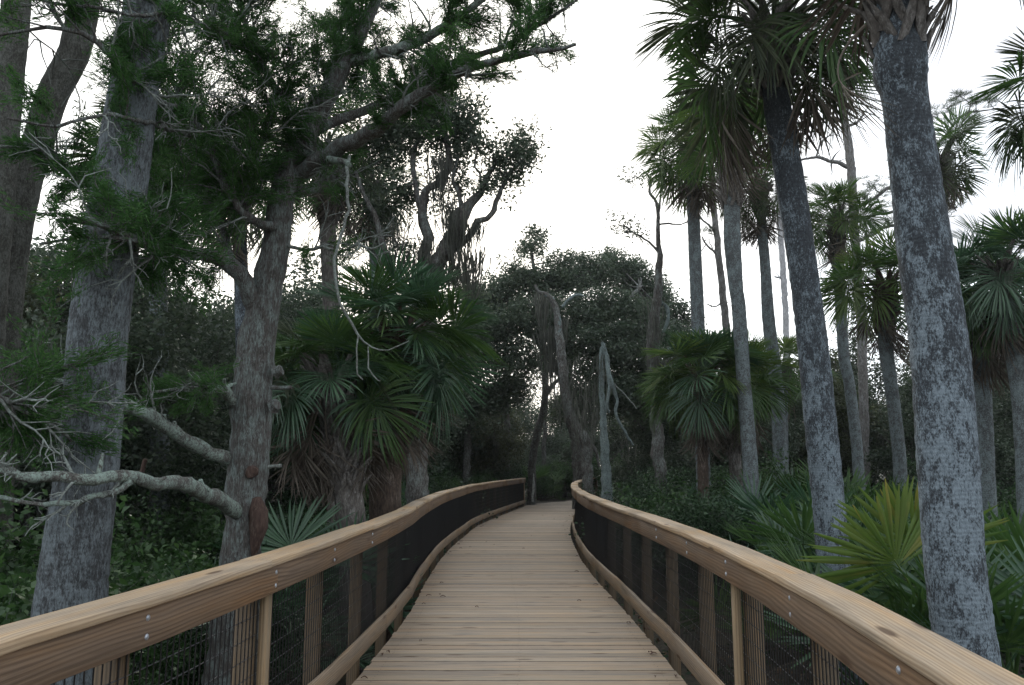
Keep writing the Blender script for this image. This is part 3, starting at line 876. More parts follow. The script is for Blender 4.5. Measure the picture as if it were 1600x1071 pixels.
# left side
palm([(238, -420, 68), (236, -160, 68), (232, 0, 70), (222, 60, 70), (208, 150, 72), (192, 260, 78), (178, 350, 82), (165, 430, 84), (152, 540, 86), (146, 640, 86), (136, 740, 90), (121, 850, 96), (110, 950, 104), (106, 1000, 110)], 5.3,
     "massive grey palm trunk on the left, straight behind the left railing", 'palm3', ('dark', 'green'), 20, 1.0, 0, 0, 35, sides=44, step=0.03, el=(80, 5), jit=0.004)
palm([(150, -260, 42.0), (140, -60, 43.7), (122, 60, 43.7), (108, 100, 43.7), (82, 150, 43.7), (62, 215, 43.7), (42, 275, 47.0), (24, 360, 47.0), (8, 480, 48.7), (-4, 640, 50.4), (-10, 800, 52.1)], 9.0,
     "leaning palm trunk at upper left, left of the massive grey trunk", 'palm_dark', ('dark', 'green'), 22, 1.0, 6, 0, 36, sides=22, el=(75, -20))
palm([(34, -200, 38.6), (26, 0, 40.3), (14, 120, 42.0), (2, 260, 43.7), (-16, 480, 45.4), (-30, 760, 47.0)], 8.4,
     "dark palm trunk cut off by the left edge of the view", 'palm_dark', ('dark',), 18, 1.0, 3, 0, 37, sides=20, el=(75, -10))
palm([(616, 545, 44), (610, 630, 46), (604, 700, 48), (602, 770, 50), (602, 840, 52)], 11.0,
     "broad fan palm crowding the left railing, spiky shaggy trunk under a blue-green crown", 'boots_red', ('blue', 'green', 'blue'), 48, 1.0, 18, 1.7, 38, sides=16, el=(82, -32), bootmat='boots_red', nb=80, bsize=1.25)
palm([(516, 610, 38), (530, 690, 42), (542, 760, 44), (550, 830, 46)], 10.0,
     "lower fan palm left of the broad one, its trunk wrapped in grey leaf bases", 'boots', ('blue', 'dark', 'green'), 36, 0.82, 18, 1.3, 39, sides=16, el=(80, -28), nb=60, bsize=1.1)
palm([(240, 235, 26), (246, 400, 26), (250, 700, 28)], 14.0,
     "tall palm behind the massive grey trunk, fronds silhouetted beside the cedar", 'palm2', ('dark', 'green'), 24, 1.05, 7, 0.8, 40, sides=12)
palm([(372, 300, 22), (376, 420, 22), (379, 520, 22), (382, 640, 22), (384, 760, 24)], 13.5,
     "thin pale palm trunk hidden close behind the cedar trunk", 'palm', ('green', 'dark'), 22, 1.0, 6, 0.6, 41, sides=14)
palm([(508, 240, 24), (510, 320, 26), (514, 400, 26), (520, 560, 26), (524, 760, 26)], 15.5,
     "tall shaggy palm between the cedar and the mossy oak", 'boots', ('green', 'dark'), 24, 1.05, 14, 1.6, 42, sides=12, nb=70)
palm([(585, 300, 22), (588, 420, 22), (592, 700, 24)], 19.0,
     "far palm left of the mossy oak, brown skirt half hidden by limbs", 'palm2', ('green', 'dark'), 22, 1.0, 14, 0.8, 43, sides=12)
# ---------------------------------------------------------------- broadleaf tree tools
def wander(p, d, ln, n, rng, curl=0.25, grav=0.0):
    pts = [np.array(p, float)]; d = unit(d)
    for i in range(n):
        d = unit(d + rng.normal(0, curl, 3) * 0.5 + np.array([0, 0, grav]))
        pts.append(pts[-1] + d * ln / n)
    return np.array(pts), d

def grow(mb, p, d, ln, r, lev, maxlev, rng, tips, curl=0.45, nch=(3, 5), up=0.06, spread=0.9):
    n = 5 if lev < maxlev else 3
    pts, dl = wander(p, d, ln, n, rng, curl, up)
    rad = np.linspace(r, r * (0.55 if lev < maxlev else 0.35), n + 1)
    tube(mb, pts, rad, 7 if lev == 0 else (5 if lev == 1 else 3), 0.05 if lev < 2 else 0, rng)
    if lev == maxlev:
        tips += [pts[1], pts[2], pts[3]]
        return
    k = rng.integers(nch[0], nch[1] + 1)
    for i in range(k):
        f = 0.35 + 0.65 * (i + rng.random()) / k
        j = f * n; a = int(min(j, n - 1)); q = pts[a] + (pts[a + 1] - pts[a]) * (j - a)
        dd = unit(pts[a + 1] - pts[a])
        v = rng.standard_normal(3); v -= dd * v.dot(dd); v = unit(v)
        nd = unit(dd + v * spread * (0.6 + 0.7 * rng.random()))
        grow(mb, q, nd, ln * (0.55 + 0.25 * rng.random()), rad[a] * 0.55, lev + 1, maxlev, rng, tips, curl, nch, up * 0.8, spread)
    grow(mb, pts[-1], dl, ln * 0.7, rad[-1], lev + 1, maxlev, rng, tips, curl, nch, up, spread)

def foliage(mb, tips, per, rad, size, rng, aspect=0.45, flat=0.75):
    tips = np.asarray(tips)
    C = np.repeat(tips, per, 0)
    o = rng.standard_normal(C.shape) * rad; o[:, 2] *= flat
    leaves(mb, C + o, size, rng, aspect)

def moss(mb, anchors, rng, n=30, ln=(0.4, 1.1), spread=0.12, w=0.012):
    """hanging grey strands: wavy tapered ribbons, two crossed faces each"""
    segs = 6
    for A in anchors:
        L0 = ln[0] + (ln[1] - ln[0]) * rng.random()
        k = int(n * (0.6 + 0.8 * rng.random()))
        st = np.asarray(A)[None] + rng.standard_normal((k, 3)) * spread * np.array([1, 1, 0.5])
        l = L0 * (0.35 + 0.65 * rng.random(k))
        s = np.linspace(0, 1, segs)
        ph = rng.random((k, 2)) * 6
        mid = np.asarray(A)
        X = np.zeros((k, segs, 3))
        X[:] = st[:, None, :]
        X[:, :, 2] -= l[:, None] * s[None]
        pull = (s[None] ** 1.2) * 0.6
        X[:, :, 0] += (mid[0] - st[:, None, 0]) * pull + 0.025 * np.sin(ph[:, :1] + s[None] * 7)
        X[:, :, 1] += (mid[1] - st[:, None, 1]) * pull + 0.025 * np.cos(ph[:, 1:] + s[None] * 6)
        az = rng.random(k) * math.pi
        sd = np.stack([np.cos(az), np.sin(az), np.zeros(k)], -1)
        ww = w * (1.1 - s) ** 0.6 * (0.7 + 0.6 * rng.random((k, 1)))
        V = np.stack([X + sd[:, None, :] * ww[:, :, None], X - sd[:, None, :] * ww[:, :, None]], 2).reshape(-1, 3)
        b = np.arange(k)[:, None] * segs * 2 + np.arange(segs - 1)[None, :] * 2
        mb.add(V, np.stack([b, b + 1, b + 3, b + 2], -1).reshape(-1, 4))

def limb_px(tr, Y):
    """traced limb: (px, py, width[, Y]) -> smooth points, radii"""
    A = np.array([np.append(P(q[0], q[1], q[3] if len(q) > 3 else Y), PR(q[2], q[0], q[1], q[3] if len(q) > 3 else Y)) for q in tr])
    sp = spline(A, 0.08)
    return sp[:, :3], np.maximum(sp[:, 3], 0.003)

def roughen(pts, rng, amp):
    n = len(pts)
    w = rng.standard_normal((n, 3)); k = np.ones(5) / 5
    for a in range(3): w[:, a] = np.convolve(w[:, a], k, 'same')
    w[0] = 0; w[-1] *= 0.5
    return pts + w * amp

# ---------------------------------------------------------------- the cedar by the left railing
def cedar():
    rng = np.random.default_rng(77)
    Y = 7.3
    root = thing("cedar_tree", "red cedar leaning over the left railing, lichen on its crooked limbs and feathery green sprays", "cedar tree",
                 (*P(372, 900, Y)[:2], -0.8))
    mb = MB()
    tr = [(352, 1190, 96), (358, 1090, 84), (366, 1010, 76), (372, 930, 68), (376, 870, 60), (384, 800, 58), (388, 740, 62), (393, 690, 60), (396, 630, 60), (400, 560, 58), (409, 500, 52), (422, 430, 46), (434, 370, 42),
          (443, 310, 40), (455, 265, 38), (478, 215, 34), (502, 170, 30), (530, 115, 27), (552, 75, 24), (572, 35, 19), (590, -5, 15), (606, -60, 11), (615, -120, 6)]
    p, r = limb_px(tr, Y); p = roughen(p, rng, 0.012)
    tube(mb, p, r * (1 + 0.03 * rng.standard_normal(len(r))), 22, 0.03, rng)
    mb.build("trunk", M['cedar'], root, sm=True)
    # root flare and side stem
    L_ = {
        # pale lichened boughs reaching left over the railing
        'a': ('lichen', [(368, 727, 22, 7.3), (335, 712, 20, 7.1), (300, 696, 20, 6.9), (262, 672, 19, 6.6), (225, 650, 17, 6.3), (190, 634, 14, 6.1), (150, 610, 11, 6.0), (110, 600, 8, 5.9), (60, 590, 5, 5.8)]),
        'b': ('lichen', [(372, 800, 24, 7.2), (345, 785, 24, 6.7), (310, 766, 24, 6.1), (272, 752, 22, 5.5), (235, 747, 21, 5.1), (200, 744, 20, 4.85), (150, 748, 18, 4.7), (100, 746, 18, 4.6), (50, 748, 17, 4.5), (10, 740, 16, 4.45), (-40, 722, 14, 4.4), (-120, 700, 9, 4.4)]),
        'c': ('lichen', [(205, 752, 11, 4.86), (180, 760, 10, 4.8), (150, 770, 9, 4.75), (120, 782, 9, 4.7), (80, 788, 8, 4.65), (40, 788, 7, 4.6), (0, 783, 7, 4.55), (-60, 770, 4, 4.5)]),
        'd': ('lichen', [(374, 640, 20, 7.3), (358, 622, 19, 7.1), (346, 606, 15, 6.9), (320, 607, 12, 6.8), (290, 606, 9, 6.7), (268, 604, 6, 6.6), (235, 612, 4, 6.5)]),
        # big limbs across the sky
        'e': ('cedar', [(462, 275, 28, 7.3), (500, 248, 25, 7.1), (540, 222, 23, 6.9), (585, 196, 22, 6.7), (625, 172, 20, 6.5), (660, 150, 17, 6.4), (700, 128, 15, 6.3), (735, 108, 13, 6.2), (770, 96, 11, 6.1), (820, 84, 9, 6.0), (860, 76, 7, 6.0), (900, 68, 4, 6.0)]),
        'f': ('cedar', [(484, 208, 16, 7.3), (530, 190, 14, 7.4), (580, 172, 13, 7.5), (625, 150, 12, 7.5), (665, 122, 11, 7.5), (710, 100, 10, 7.5), (752, 84, 9, 7.5), (790, 70, 8, 7.4), (830, 48, 7, 7.3), (868, 22, 5, 7.2), (905, -5, 3, 7.2)]),
        'g': ('lichen', [(548, 96, 18, 7.3), (580, 90, 15, 7.2), (620, 80, 14, 7.1), (660, 64, 13, 7.0), (700, 40, 12, 6.9), (740, 14, 10, 6.8), (790, -30, 8, 6.7)]),
        'h': ('lichen', [(516, 145, 14, 7.3), (520, 90, 12, 7.6), (530, 50, 11, 7.8), (548, 10, 9, 8.0), (560, -40, 7, 8.0)]),
        # side limbs to the left
        'i': ('cedar', [(408, 500, 30, 7.3), (392, 466, 28, 7.2), (372, 432, 26, 7.1), (345, 410, 24, 7.0), (310, 401, 21, 6.8), (270, 396, 17, 6.0), (235, 385, 15, 5.4), (200, 368, 12, 4.9), (150, 352, 9, 4.7), (90, 345, 6, 4.6)]),
        'j': ('cedar', [(440, 352, 16, 7.3), (420, 352, 15, 7.1), (396, 344, 13, 7.0), (376, 332, 12, 6.9), (366, 312, 11, 6.8), (350, 286, 11, 6.8), (338, 255, 10, 6.8), (318, 215, 10, 6.8), (300, 185, 9, 6.8), (280, 145, 8, 6.8), (255, 105, 6, 6.7), (225, 80, 4, 6.6)]),
        'k': ('cedar', [(374, 330, 8, 6.9), (386, 295, 7, 6.9), (398, 262, 7, 6.9), (408, 225, 6, 6.9), (424, 190, 5, 6.9), (430, 140, 4, 6.9)]),
        'l': ('lichen', [(545, 258, 10, 6.8), (520, 246, 12, 7.0), (490, 240, 12, 7.2), (460, 232, 10, 7.2), (430, 215, 8, 7.1), (405, 206, 6, 7.0), (375, 190, 4, 6.9)]),
        'm': ('twig', [(546, 244, 5.4, 6.9), (542, 290, 5.4, 6.8), (538, 340, 4.8, 6.7), (526, 385, 4.8, 6.7), (522, 420, 4.8, 6.7), (528, 460, 4.2, 6.7), (540, 495, 4.2, 6.7), (560, 525, 3.6, 6.7), (582, 548, 2.4, 6.7), (610, 552, 1.8, 6.7), (640, 535, 1.2, 6.7)]),
        'n': ('twig', [(560, 525, 2.4, 6.7), (559, 560, 2.4, 6.7), (560, 585, 2.4, 6.7), (566, 594, 1.8, 6.7)]),
        'o': ('twig', [(575, 542, 2.4, 6.7), (578, 575, 2.4, 6.7), (586, 594, 1.8, 6.7), (594, 596, 1.2, 6.7)]),
        'p': ('cedar', [(470, 300, 20, 7.3), (500, 290, 17, 7.5), (530, 272, 13, 7.6), (548, 256, 10, 7.6)]),
        'q': ('twig', [(448, 385, 6, 7.3), (475, 395, 5, 7.2), (505, 390, 5, 7.1), (530, 397, 4, 7.1), (560, 383, 4, 7.0), (580, 388, 3, 7.0), (600, 379, 2, 7.0)]),
        'r': ('cedar', [(372, 430, 12, 7.1), (355, 380, 11, 7.2), (345, 330, 9, 7.3), (325, 280, 8, 7.4), (310, 230, 6, 7.5), (306, 180, 4, 7.5)]),
        's': ('cedar', [(250, 388, 9, 5.6), (215, 380, 8, 5.0), (170, 372, 7, 4.8), (120, 366, 5, 4.7), (60, 380, 4, 4.6)]),
        't': ('cedar', [(296, 180, 12, 6.8), (240, 150, 11, 5.6), (190, 110, 10, 4.9), (150, 70, 9, 4.7), (100, 50, 7, 4.6), (40, 48, 5, 4.5), (-20, 60, 4, 4.5)]),
        'u': ('cedar', [(480, 210, 14, 7.3), (450, 170, 12, 7.2), (418, 120, 10, 7.0), (395, 70, 8, 6.9), (380, 10, 7, 6.8), (372, -50, 5, 6.8)]),
        'w': ('cedar', [(318, 215, 9, 6.6), (270, 205, 8, 5.8), (215, 190, 7, 5.0), (160, 178, 6, 4.75), (90, 196, 5, 4.6), (10, 185, 4, 4.5)]),
        'x': ('cedar', [(398, 75, 8, 6.9), (340, 45, 8, 6.2), (270, 25, 7, 5.3), (200, 20, 6, 4.8), (110, 5, 5, 4.6), (20, -10, 4, 4.5)]),
        'y': ('oak', [(-90, 590, 10, 4.5), (-20, 606, 9, 4.6), (40, 640, 8, 4.75), (90, 668, 6, 4.9), (112, 690, 4, 5.0)]),
        'v': ('cedar', [(300, 300, 9, 6.7), (250, 292, 8, 6.3), (190, 300, 7, 6.0), (130, 285, 6, 5.7), (80, 240, 8, 5.5), (20, 225, 6, 5.4)]),
    }
    limbs = {}
    for k, (mat, tr) in L_.items():
        p, r = limb_px(tr, Y); p = roughen(p, rng, 0.03); limbs[k] = (p, r)
        mb = MB(); tube(mb, p, r * (1 + 0.05 * rng.standard_normal(len(r))), 12 if r.max() > 0.03 else 7, 0.07, rng)
        if k in 'abd':                                # snapped spurs on the boughs
            for q in range(4):
                i = rng.integers(4, len(p) - 6)
                v = rng.standard_normal(3); v[2] = abs(v[2]) + 0.5
                e, _ = wander(p[i], v, 0.08 + 0.1 * rng.random(), 2, rng); tube(mb, e, [r[i] * 0.45, r[i] * 0.4, r[i] * 0.25], 6, 0.08, rng)
        b = mb.build("branch", M[mat], root, sm=True)
    tag(bpy.data.objects[b.name])
    # knots, stubs and the torn wound at the foot
    def stub(px, py, w, dv, ln, mat, nm="branch_stub"):
        mb = MB(); p = P(px, py, Y - 0.09); r = PR(w, px, py, Y)
        e, _ = wander(p, dv, ln, 4, rng, 0.15); tube(mb, e, [r * 1.2, r, r * 0.95, r * 1.05, r * 0.9], 12, 0.06, rng); mb.build(nm, M[mat], root, sm=True)
    stub(396, 738, 19, (0.05, -1, 0.05), 0.14, 'scar', "sawn_knot")
    stub(430, 582, 17, (1, -0.3, 0.3), 0.07, 'cedar')
    stub(426, 636, 19, (1, -0.5, 0.4), 0.06, 'cedar')
    stub(424, 606, 6, (1, -0.2, 0.0), 0.20, 'cedar')
    stub(420, 730, 6, (1, -0.1, 0.15), 0.12, 'twig')
    stub(222, 738, 7, (0.1, 0, 1), 0.12, 'scar')
    mb = MB()
    tube(mb, np.array([P(x, y, Y - 0.12) for x, y in ((400, 778), (403, 800), (403, 824), (399, 848), (396, 872))]), [PR(w, 400, 820, Y) for w in (14, 30, 28, 18, 5)], 14, 0.05, rng)
    mb.build("torn_wound", M['scar'], root, sm=True)
    # twigs, bare and leafy
    tw = MB(); bare = MB(); fol = MB(); TW = []
    def sprays(key, f0, f1, n, ln, grav=-0.02, ups=0.3, leafy=0.8, side=None):
        p, r = limbs[key]
        for i in range(n):
            j = int((f0 + (f1 - f0) * rng.random()) * (len(p) - 2)); q = p[j]
            d = unit(p[j + 1] - p[j]); v = rng.standard_normal(3); v[2] += ups; v -= d * v.dot(d) * 0.5
            L0 = ln * (0.5 + 0.9 * rng.random())
            e, dl = wander(q, unit(v) + d * 0.6, L0, 5, rng, 0.45, grav)
            lf = rng.random() < leafy * 0.93
            tube(tw if lf else bare, e, np.linspace(min(r[j] * 0.5, 0.010), 0.0025, 6) * (1 if lf else 1.35), 4)
            for c in range(6 if lf else 6):
                k2 = 1 + rng.integers(0, 5); d2 = unit(e[k2] - e[k2 - 1]); v2 = rng.standard_normal(3)
                e2, dl2 = wander(e[k2], d2 + v2 * 0.5, L0 * 0.45, 3, rng, 0.5, grav)
                tube(tw if lf else bare, e2, np.linspace(0.004, 0.0016, 4) * (1 if lf else 1.5), 3)
                if lf: TW.append(e2)
            if lf: TW.append(e[2:])
    for key, a, b_, n, ln, lf in (('e', .4, 1, 44, .34, .75), ('f', .3, 1, 50, .36, .75), ('g', .1, 1, 44, .40, .75), ('h', .1, 1, 40, .42, .75), ('i', .3, 1, 40, .42, .75), ('j', .2, 1, 74, .55, .8),
                               ('k', 0, 1, 44, .55, .85), ('l', .3, 1, 16, .45, .6), ('r', .1, 1, 54, .6, .85), ('s', .1, 1, 24, .4, .7), ('t', .05, 1, 30, .45, .75), ('u', .05, 1, 84, .6, .8), ('v', .1, 1, 44, .45, .75),
                               ('w', .1, 1, 16, .38, .7), ('x', .05, 1, 46, .45, .8), ('y', 0, 1, 30, .45, .6), ('q', .2, 1, 12, .35, .2), ('p', .2, 1, 10, .4, .6), ('c', .3, 1, 4, .25, 0), ('a', .5, 1, 7, .4, .1), ('b', .55, 1, 5, .25, 0.0), ('d', .4, 1, 14, .4, .5)):
        sprays(key, a, b_, n, ln, leafy=lf)
    # trunk top
    limbs['z'] = limb_px(tr0 := [(478, 215, 34), (530, 115, 27), (572, 35, 19), (606, -60, 11)], Y)
    sprays('z', .3, 1, 40, .42)
    nd = 23
    for e in TW:                                       # needle sprays along every leafy twig
        L0 = len(e) - 1
        t_ = rng.random(nd * L0) * L0; i = np.minimum(t_.astype(int), L0 - 1); fr = (t_ - i)[:, None]
        C = e[i] + (e[i + 1] - e[i]) * fr
        d = unit(e[i + 1] - e[i])
        leaves(fol, C + rng.standard_normal(C.shape) * 0.024, 0.048, rng, 0.15, 0.2, 0.05, dirs=d)
    tw.build("twigs", M['cedar'], root); bare.build("bare_twigs", M['twig'], root)
    fol.build("foliage", M['cedarleaf'], root)
    for q in ((532, 262), (300, 400), (398, 350), (175, 180), (700, 138)):
        ms = MB(); moss(ms, [P(q[0], q[1], 7.0)], rng, 14, (0.12, 0.35), 0.05, 0.006)
        ms.build("hanging_lichen", M['moss'], root)
cedar()

# ---------------------------------------------------------------- traced oaks and snags
def traced_tree(name, cat, label, Y, limbs, blobs, bark, leafm, seed, per=22, leaf=0.085, tipr=0.22, density=26, mossat=(), mosslen=(0.5, 1.3), mossn=40, mossspread=0.14, trunk_sides=16, aspect=0.45, group=None, mossw=0.012):
    """limbs: list of (material, trace); the first is the trunk. blobs: (px, py, radius px, Y offset, leafiness)"""
    rng = np.random.default_rng(seed)
    base = P(limbs[0][1][0][0], limbs[0][1][0][1], Y)
    root = thing(name, label, cat, (base[0], base[1], float(gz(base[0], base[1]))), group)
    nodes = []
    for k, (mat, tr) in enumerate(limbs):
        p, r = limb_px(tr, Y)
        if k == 0:
            g = float(gz(p[0][0], p[0][1])) - 0.15
            if p[0][2] > g: p = np.vstack([[p[0][0], p[0][1], g], p]); r = np.append(r[0] * 1.15, r)
        p = roughen(p, rng, 0.03)
        mb = MB(); tube(mb, p, r * (1 + 0.05 * rng.standard_normal(len(r))), trunk_sides if k == 0 else 9, 0.05, rng)
        mb.build("trunk" if k == 0 else "branch", M[mat], root, sm=True)
        nodes.append(p)
    nodes = np.vstack(nodes)
    if blobs:
        fol = MB(); tw = fol; tips = []
        fol.mi = 1
        for (px, py, rp, dy, lv) in blobs:
            c = P(px, py, Y + dy); rr = rp * (Y + dy) / F
            m_ = max(6, int(density * 2.6 * lv * (rr ** 2) * 2.2))
            o = rng.standard_normal((m_, 3)); o = unit(o) * (rng.random((m_, 1)) ** 0.45) * rr * np.array([1, 1.15, 0.85])
            o += rng.standard_normal((m_, 3)) * 0.12
            pts = c + o
            i = np.argmin(np.linalg.norm(nodes - c, axis=1)); q = nodes[i]
            mid = c + (q - c) * 0.25
            e = spline(np.array([q, q + (mid - q) * 0.5 + rng.normal(0, 0.1, 3), mid, c]), 0.2)
            tube(tw, e, np.linspace(0.035, 0.012, len(e)), 5)
            for t_ in pts[::2]:
                s_ = mid + (c - mid) * rng.random()
                ee = np.array([s_, 0.5 * (s_ + t_) + rng.normal(0, 0.06, 3), t_]); tube(tw, ee, [0.010, 0.007, 0.003], 3)
            tips.append(pts)
        tips = np.vstack(tips)
        fol.mi = 0
        foliage(fol, tips, per, tipr, leaf, rng, aspect)
        fol.build("crown", [M[leafm], M[bark]], root)
    for (px, py, dy, s_) in mossat:
        ms = MB()
        moss(ms, [P(px, py, Y + dy)], rng, int(mossn * s_), (mosslen[0] * s_, mosslen[1] * s_), mossspread * s_, mossw)
        ms.build("hanging_moss", M['moss'], root)
    return root

traced_tree("live_oak", "oak tree", "twisting live oak with grey moss in its forks, rising behind the broad fan palm", 15.0, [
    ('oak', [(652, 790, 36), (652, 720, 32), (655, 640, 30), (660, 560, 32), (666, 500, 36), (664, 460, 38), (668, 430, 34), (690, 402, 30), (706, 372, 28), (720, 340, 26), (735, 318, 15), (752, 300, 11), (762, 275, 8), (775, 250, 5)]),
    ('oak', [(664, 452, 20.2), (662, 410, 18.7), (668, 370, 17.3), (660, 335, 14.4), (664, 302, 13.0), (684, 288, 10.8), (700, 262, 10.1), (698, 230, 8.6), (690, 190, 6.5), (700, 150, 4.3)]),
    ('oak', [(700, 396, 13.0), (722, 380, 11.5), (738, 360, 10.1), (745, 345, 9.4), (760, 342, 8.6), (772, 328, 8.6), (782, 300, 7.2), (798, 270, 6.5), (818, 250, 4.3), (838, 232, 2.9)]),
    ('oak', [(660, 330, 10.1), (650, 300, 8.6), (646, 265, 7.9), (648, 235, 8.6), (655, 200, 5.8), (640, 165, 3.6)]),
    ('oak', [(722, 332, 8.6), (716, 300, 6.5), (708, 280, 5.0), (716, 240, 3.6)]),
    ('oak', [(752, 300, 5.8), (750, 270, 4.3), (742, 262, 3.6), (745, 230, 2.9)]),
    ('oak', [(650, 480, 15.8), (625, 440, 14.4), (605, 400, 11.5), (590, 350, 8.6), (570, 310, 6.5), (555, 270, 4.3)]),
], [(700, 200, 46, 0, 1), (735, 215, 34, 0, 1), (690, 165, 36, 0.5, .9), (655, 175, 40, -0.5, .9), (625, 205, 42, 0.5, 1), (610, 160, 40, 0, .8), (640, 235, 26, 0, .7), (738, 175, 22, 0, .6), (805, 245, 34, 0, 1), (820, 225, 22, 0, .8), (785, 275, 26, 0, .9), (770, 245, 18, 0, .8), (765, 300, 16, 0, .5),
     (600, 250, 30, 1, .7), (575, 215, 34, 1, .8), (620, 300, 34, 0.3, .9), (590, 340, 30, .5, .7), (700, 260, 26, .5, .8), (680, 310, 18, .5, .5), (715, 290, 20, 0.3, .7), (560, 150, 36, 1, .7), (700, 440, 26, 1.5, .8), (735, 470, 30, 2, .9), (630, 390, 26, 1, .6), (560, 280, 36, 1.5, .7)],
    'oak', 'oakleaf', 51, per=64, leaf=0.085, tipr=0.13, density=25,
    mossat=[(712, 345, -.2, 1.3), (725, 350, -.2, 1.3), (690, 250, -.2, 1.2), (735, 395, -.2, 1.6), (728, 405, -.2, 1.7), (705, 320, -.2, 1), (640, 400, -.3, 1.3), (625, 410, -.3, 1.2), (655, 400, -.3, 1.2), (745, 350, -.1, .8), (620, 345, -.2, 1), (668, 380, -.2, .9), (598, 400, 0, 1.1)])

traced_tree("live_oak", "oak tree", "dense round-topped live oak filling the middle distance behind the bend", 29.0, [
    ('oak', [(905, 745, 20), (902, 690, 20), (890, 640, 20), (885, 590, 18), (890, 540, 16), (900, 480, 12), (910, 430, 8)]),
    ('oak', [(886, 600, 14), (860, 560, 12), (830, 520, 10), (800, 480, 7), (780, 450, 5)]),
    ('oak', [(890, 560, 14), (930, 520, 12), (970, 480, 9), (1000, 450, 6)]),
    ('oak', [(892, 540, 10), (850, 470, 8), (835, 420, 6), (830, 380, 4)]),
], [(828, 388, 24, 0, .7), (842, 372, 15, 0, .6), (955, 402, 16, 3, .8), (985, 418, 20, 3, .8), (905, 405, 16, 1, .6), (870, 408, 14, 0, .6), (745, 480, 26, 2, .8), (725, 520, 34, 2, .8), (1070, 500, 24, 1, .8), (700, 580, 36, 3, .8), (1085, 545, 26, 1, .8), (800, 600, 40, 2, .7), (860, 560, 30, 2, .5), (800, 440, 40, 0, 1), (770, 475, 40, 0, 1), (850, 445, 42, 0, 1), (890, 430, 38, 0, 1), (930, 430, 36, 1, 1), (960, 425, 32, 2, 1), (990, 440, 34, 2, 1), (1015, 460, 34, 2, 1), (1035, 490, 36, 1, 1),
     (820, 500, 46, -1, 1), (870, 500, 46, -1, 1), (920, 490, 46, -1, 1), (970, 490, 46, -1, 1), (1010, 520, 40, -1, 1), (760, 520, 44, -1, 1), (740, 560, 40, -1, .8), (800, 560, 44, -1, .7), (920, 550, 48, -2, 1), (970, 550, 48, -2, 1), (1020, 570, 40, -2, 1), (930, 610, 48, -2, 1), (980, 620, 48, -2, 1), (1040, 620, 40, -2, 1), (890, 640, 30, 1, .6), (1060, 540, 34, -1, 1), (1080, 580, 30, -1, 1), (780, 610, 36, 0, .6), (745, 620, 34, 0, .6)],
    'oak', 'oakleaf', 52, per=70, leaf=0.125, tipr=0.19, density=12.5,
    mossat=[(845, 460, -3, 1.2), (850, 470, -3, 1.2), (880, 500, -3, 1.2), (860, 520, -3, 1.5)], mosslen=(0.8, 1.8), mossw=0.02)

traced_tree("dead_oak", "dead tree", "bare mossy dead oak limb arching up beside the path bend", 25.5, [
    ('oak', [(918, 760, 17), (918, 720, 16), (914, 690, 16), (900, 668, 15), (888, 640, 15), (882, 600, 15), (879, 560, 14), (874, 520, 12), (868, 480, 9), (858, 464, 7), (842, 456, 5), (836, 445, 4)]),
    ('palelichen', [(874, 520, 9), (872, 500, 8), (868, 478, 7), (862, 466, 6), (850, 460, 5)]),
    ('oak', [(905, 680, 9), (918, 692, 8), (932, 706, 6), (936, 730, 4)]),
    ('palelichen', [(878, 480, 4), (892, 466, 5), (905, 460, 4), (912, 463, 3)]),
], [], 'oak', 'oakleaf', 53,
    mossat=[(884, 560, -.1, 1.5), (890, 590, -.1, 1.7), (878, 585, -.1, 1.6), (898, 620, -.2, 1.8), (905, 600, 0, 1.8), (895, 560, .2, 1.6), (912, 640, 0, 1.6), (880, 625, -.2, 1.5), (845, 460, -.1, 1.4), (838, 458, -.1, 1.2), (922, 600, .3, 1.7), (928, 640, .2, 1.4)], mosslen=(0.6, 1.7), mossn=7, mossspread=0.11, mossw=0.015)
traced_tree("dead_oak", "dead tree", "pale blue-grey broken trunk with a snapped white limb dangling from its top", 23.5, [
    ('palelichen', [(949, 772, 18), (948, 740, 16), (945, 700, 14), (943, 660, 11), (941, 610, 9), (940, 570, 8), (941, 545, 7), (944, 536, 4)]),
    ('palelichen', [(941, 535, 5, 23.3), (949, 562, 7, 23.2), (954, 588, 7, 23.1), (962, 615, 6, 23.1), (964, 628, 5, 23.1), (961, 640, 5, 23.1), (968, 660, 4, 23.1), (978, 678, 4, 23.1), (990, 696, 3, 23.1)]),
    ('palelichen', [(952, 585, 5, 23.2), (951, 610, 5, 23.1), (949, 635, 4, 23.1), (952, 645, 4, 23.1)]),
    ('twig', [(960, 600, 2, 23.1), (978, 618, 2, 23.1), (995, 640, 1.5, 23.1)]),
], [], 'palelichen', 'oakleaf', 54,
    mossat=[(932, 555, -.1, 1.4), (935, 560, 0, 1.5), (928, 600, .3, 1.8), (915, 640, .5, 1.8), (920, 620, .5, 1.8), (985, 690, 0, 1.2), (932, 640, .2, 1.5)], mosslen=(0.5, 1.4), mossn=6, mossw=0.012)
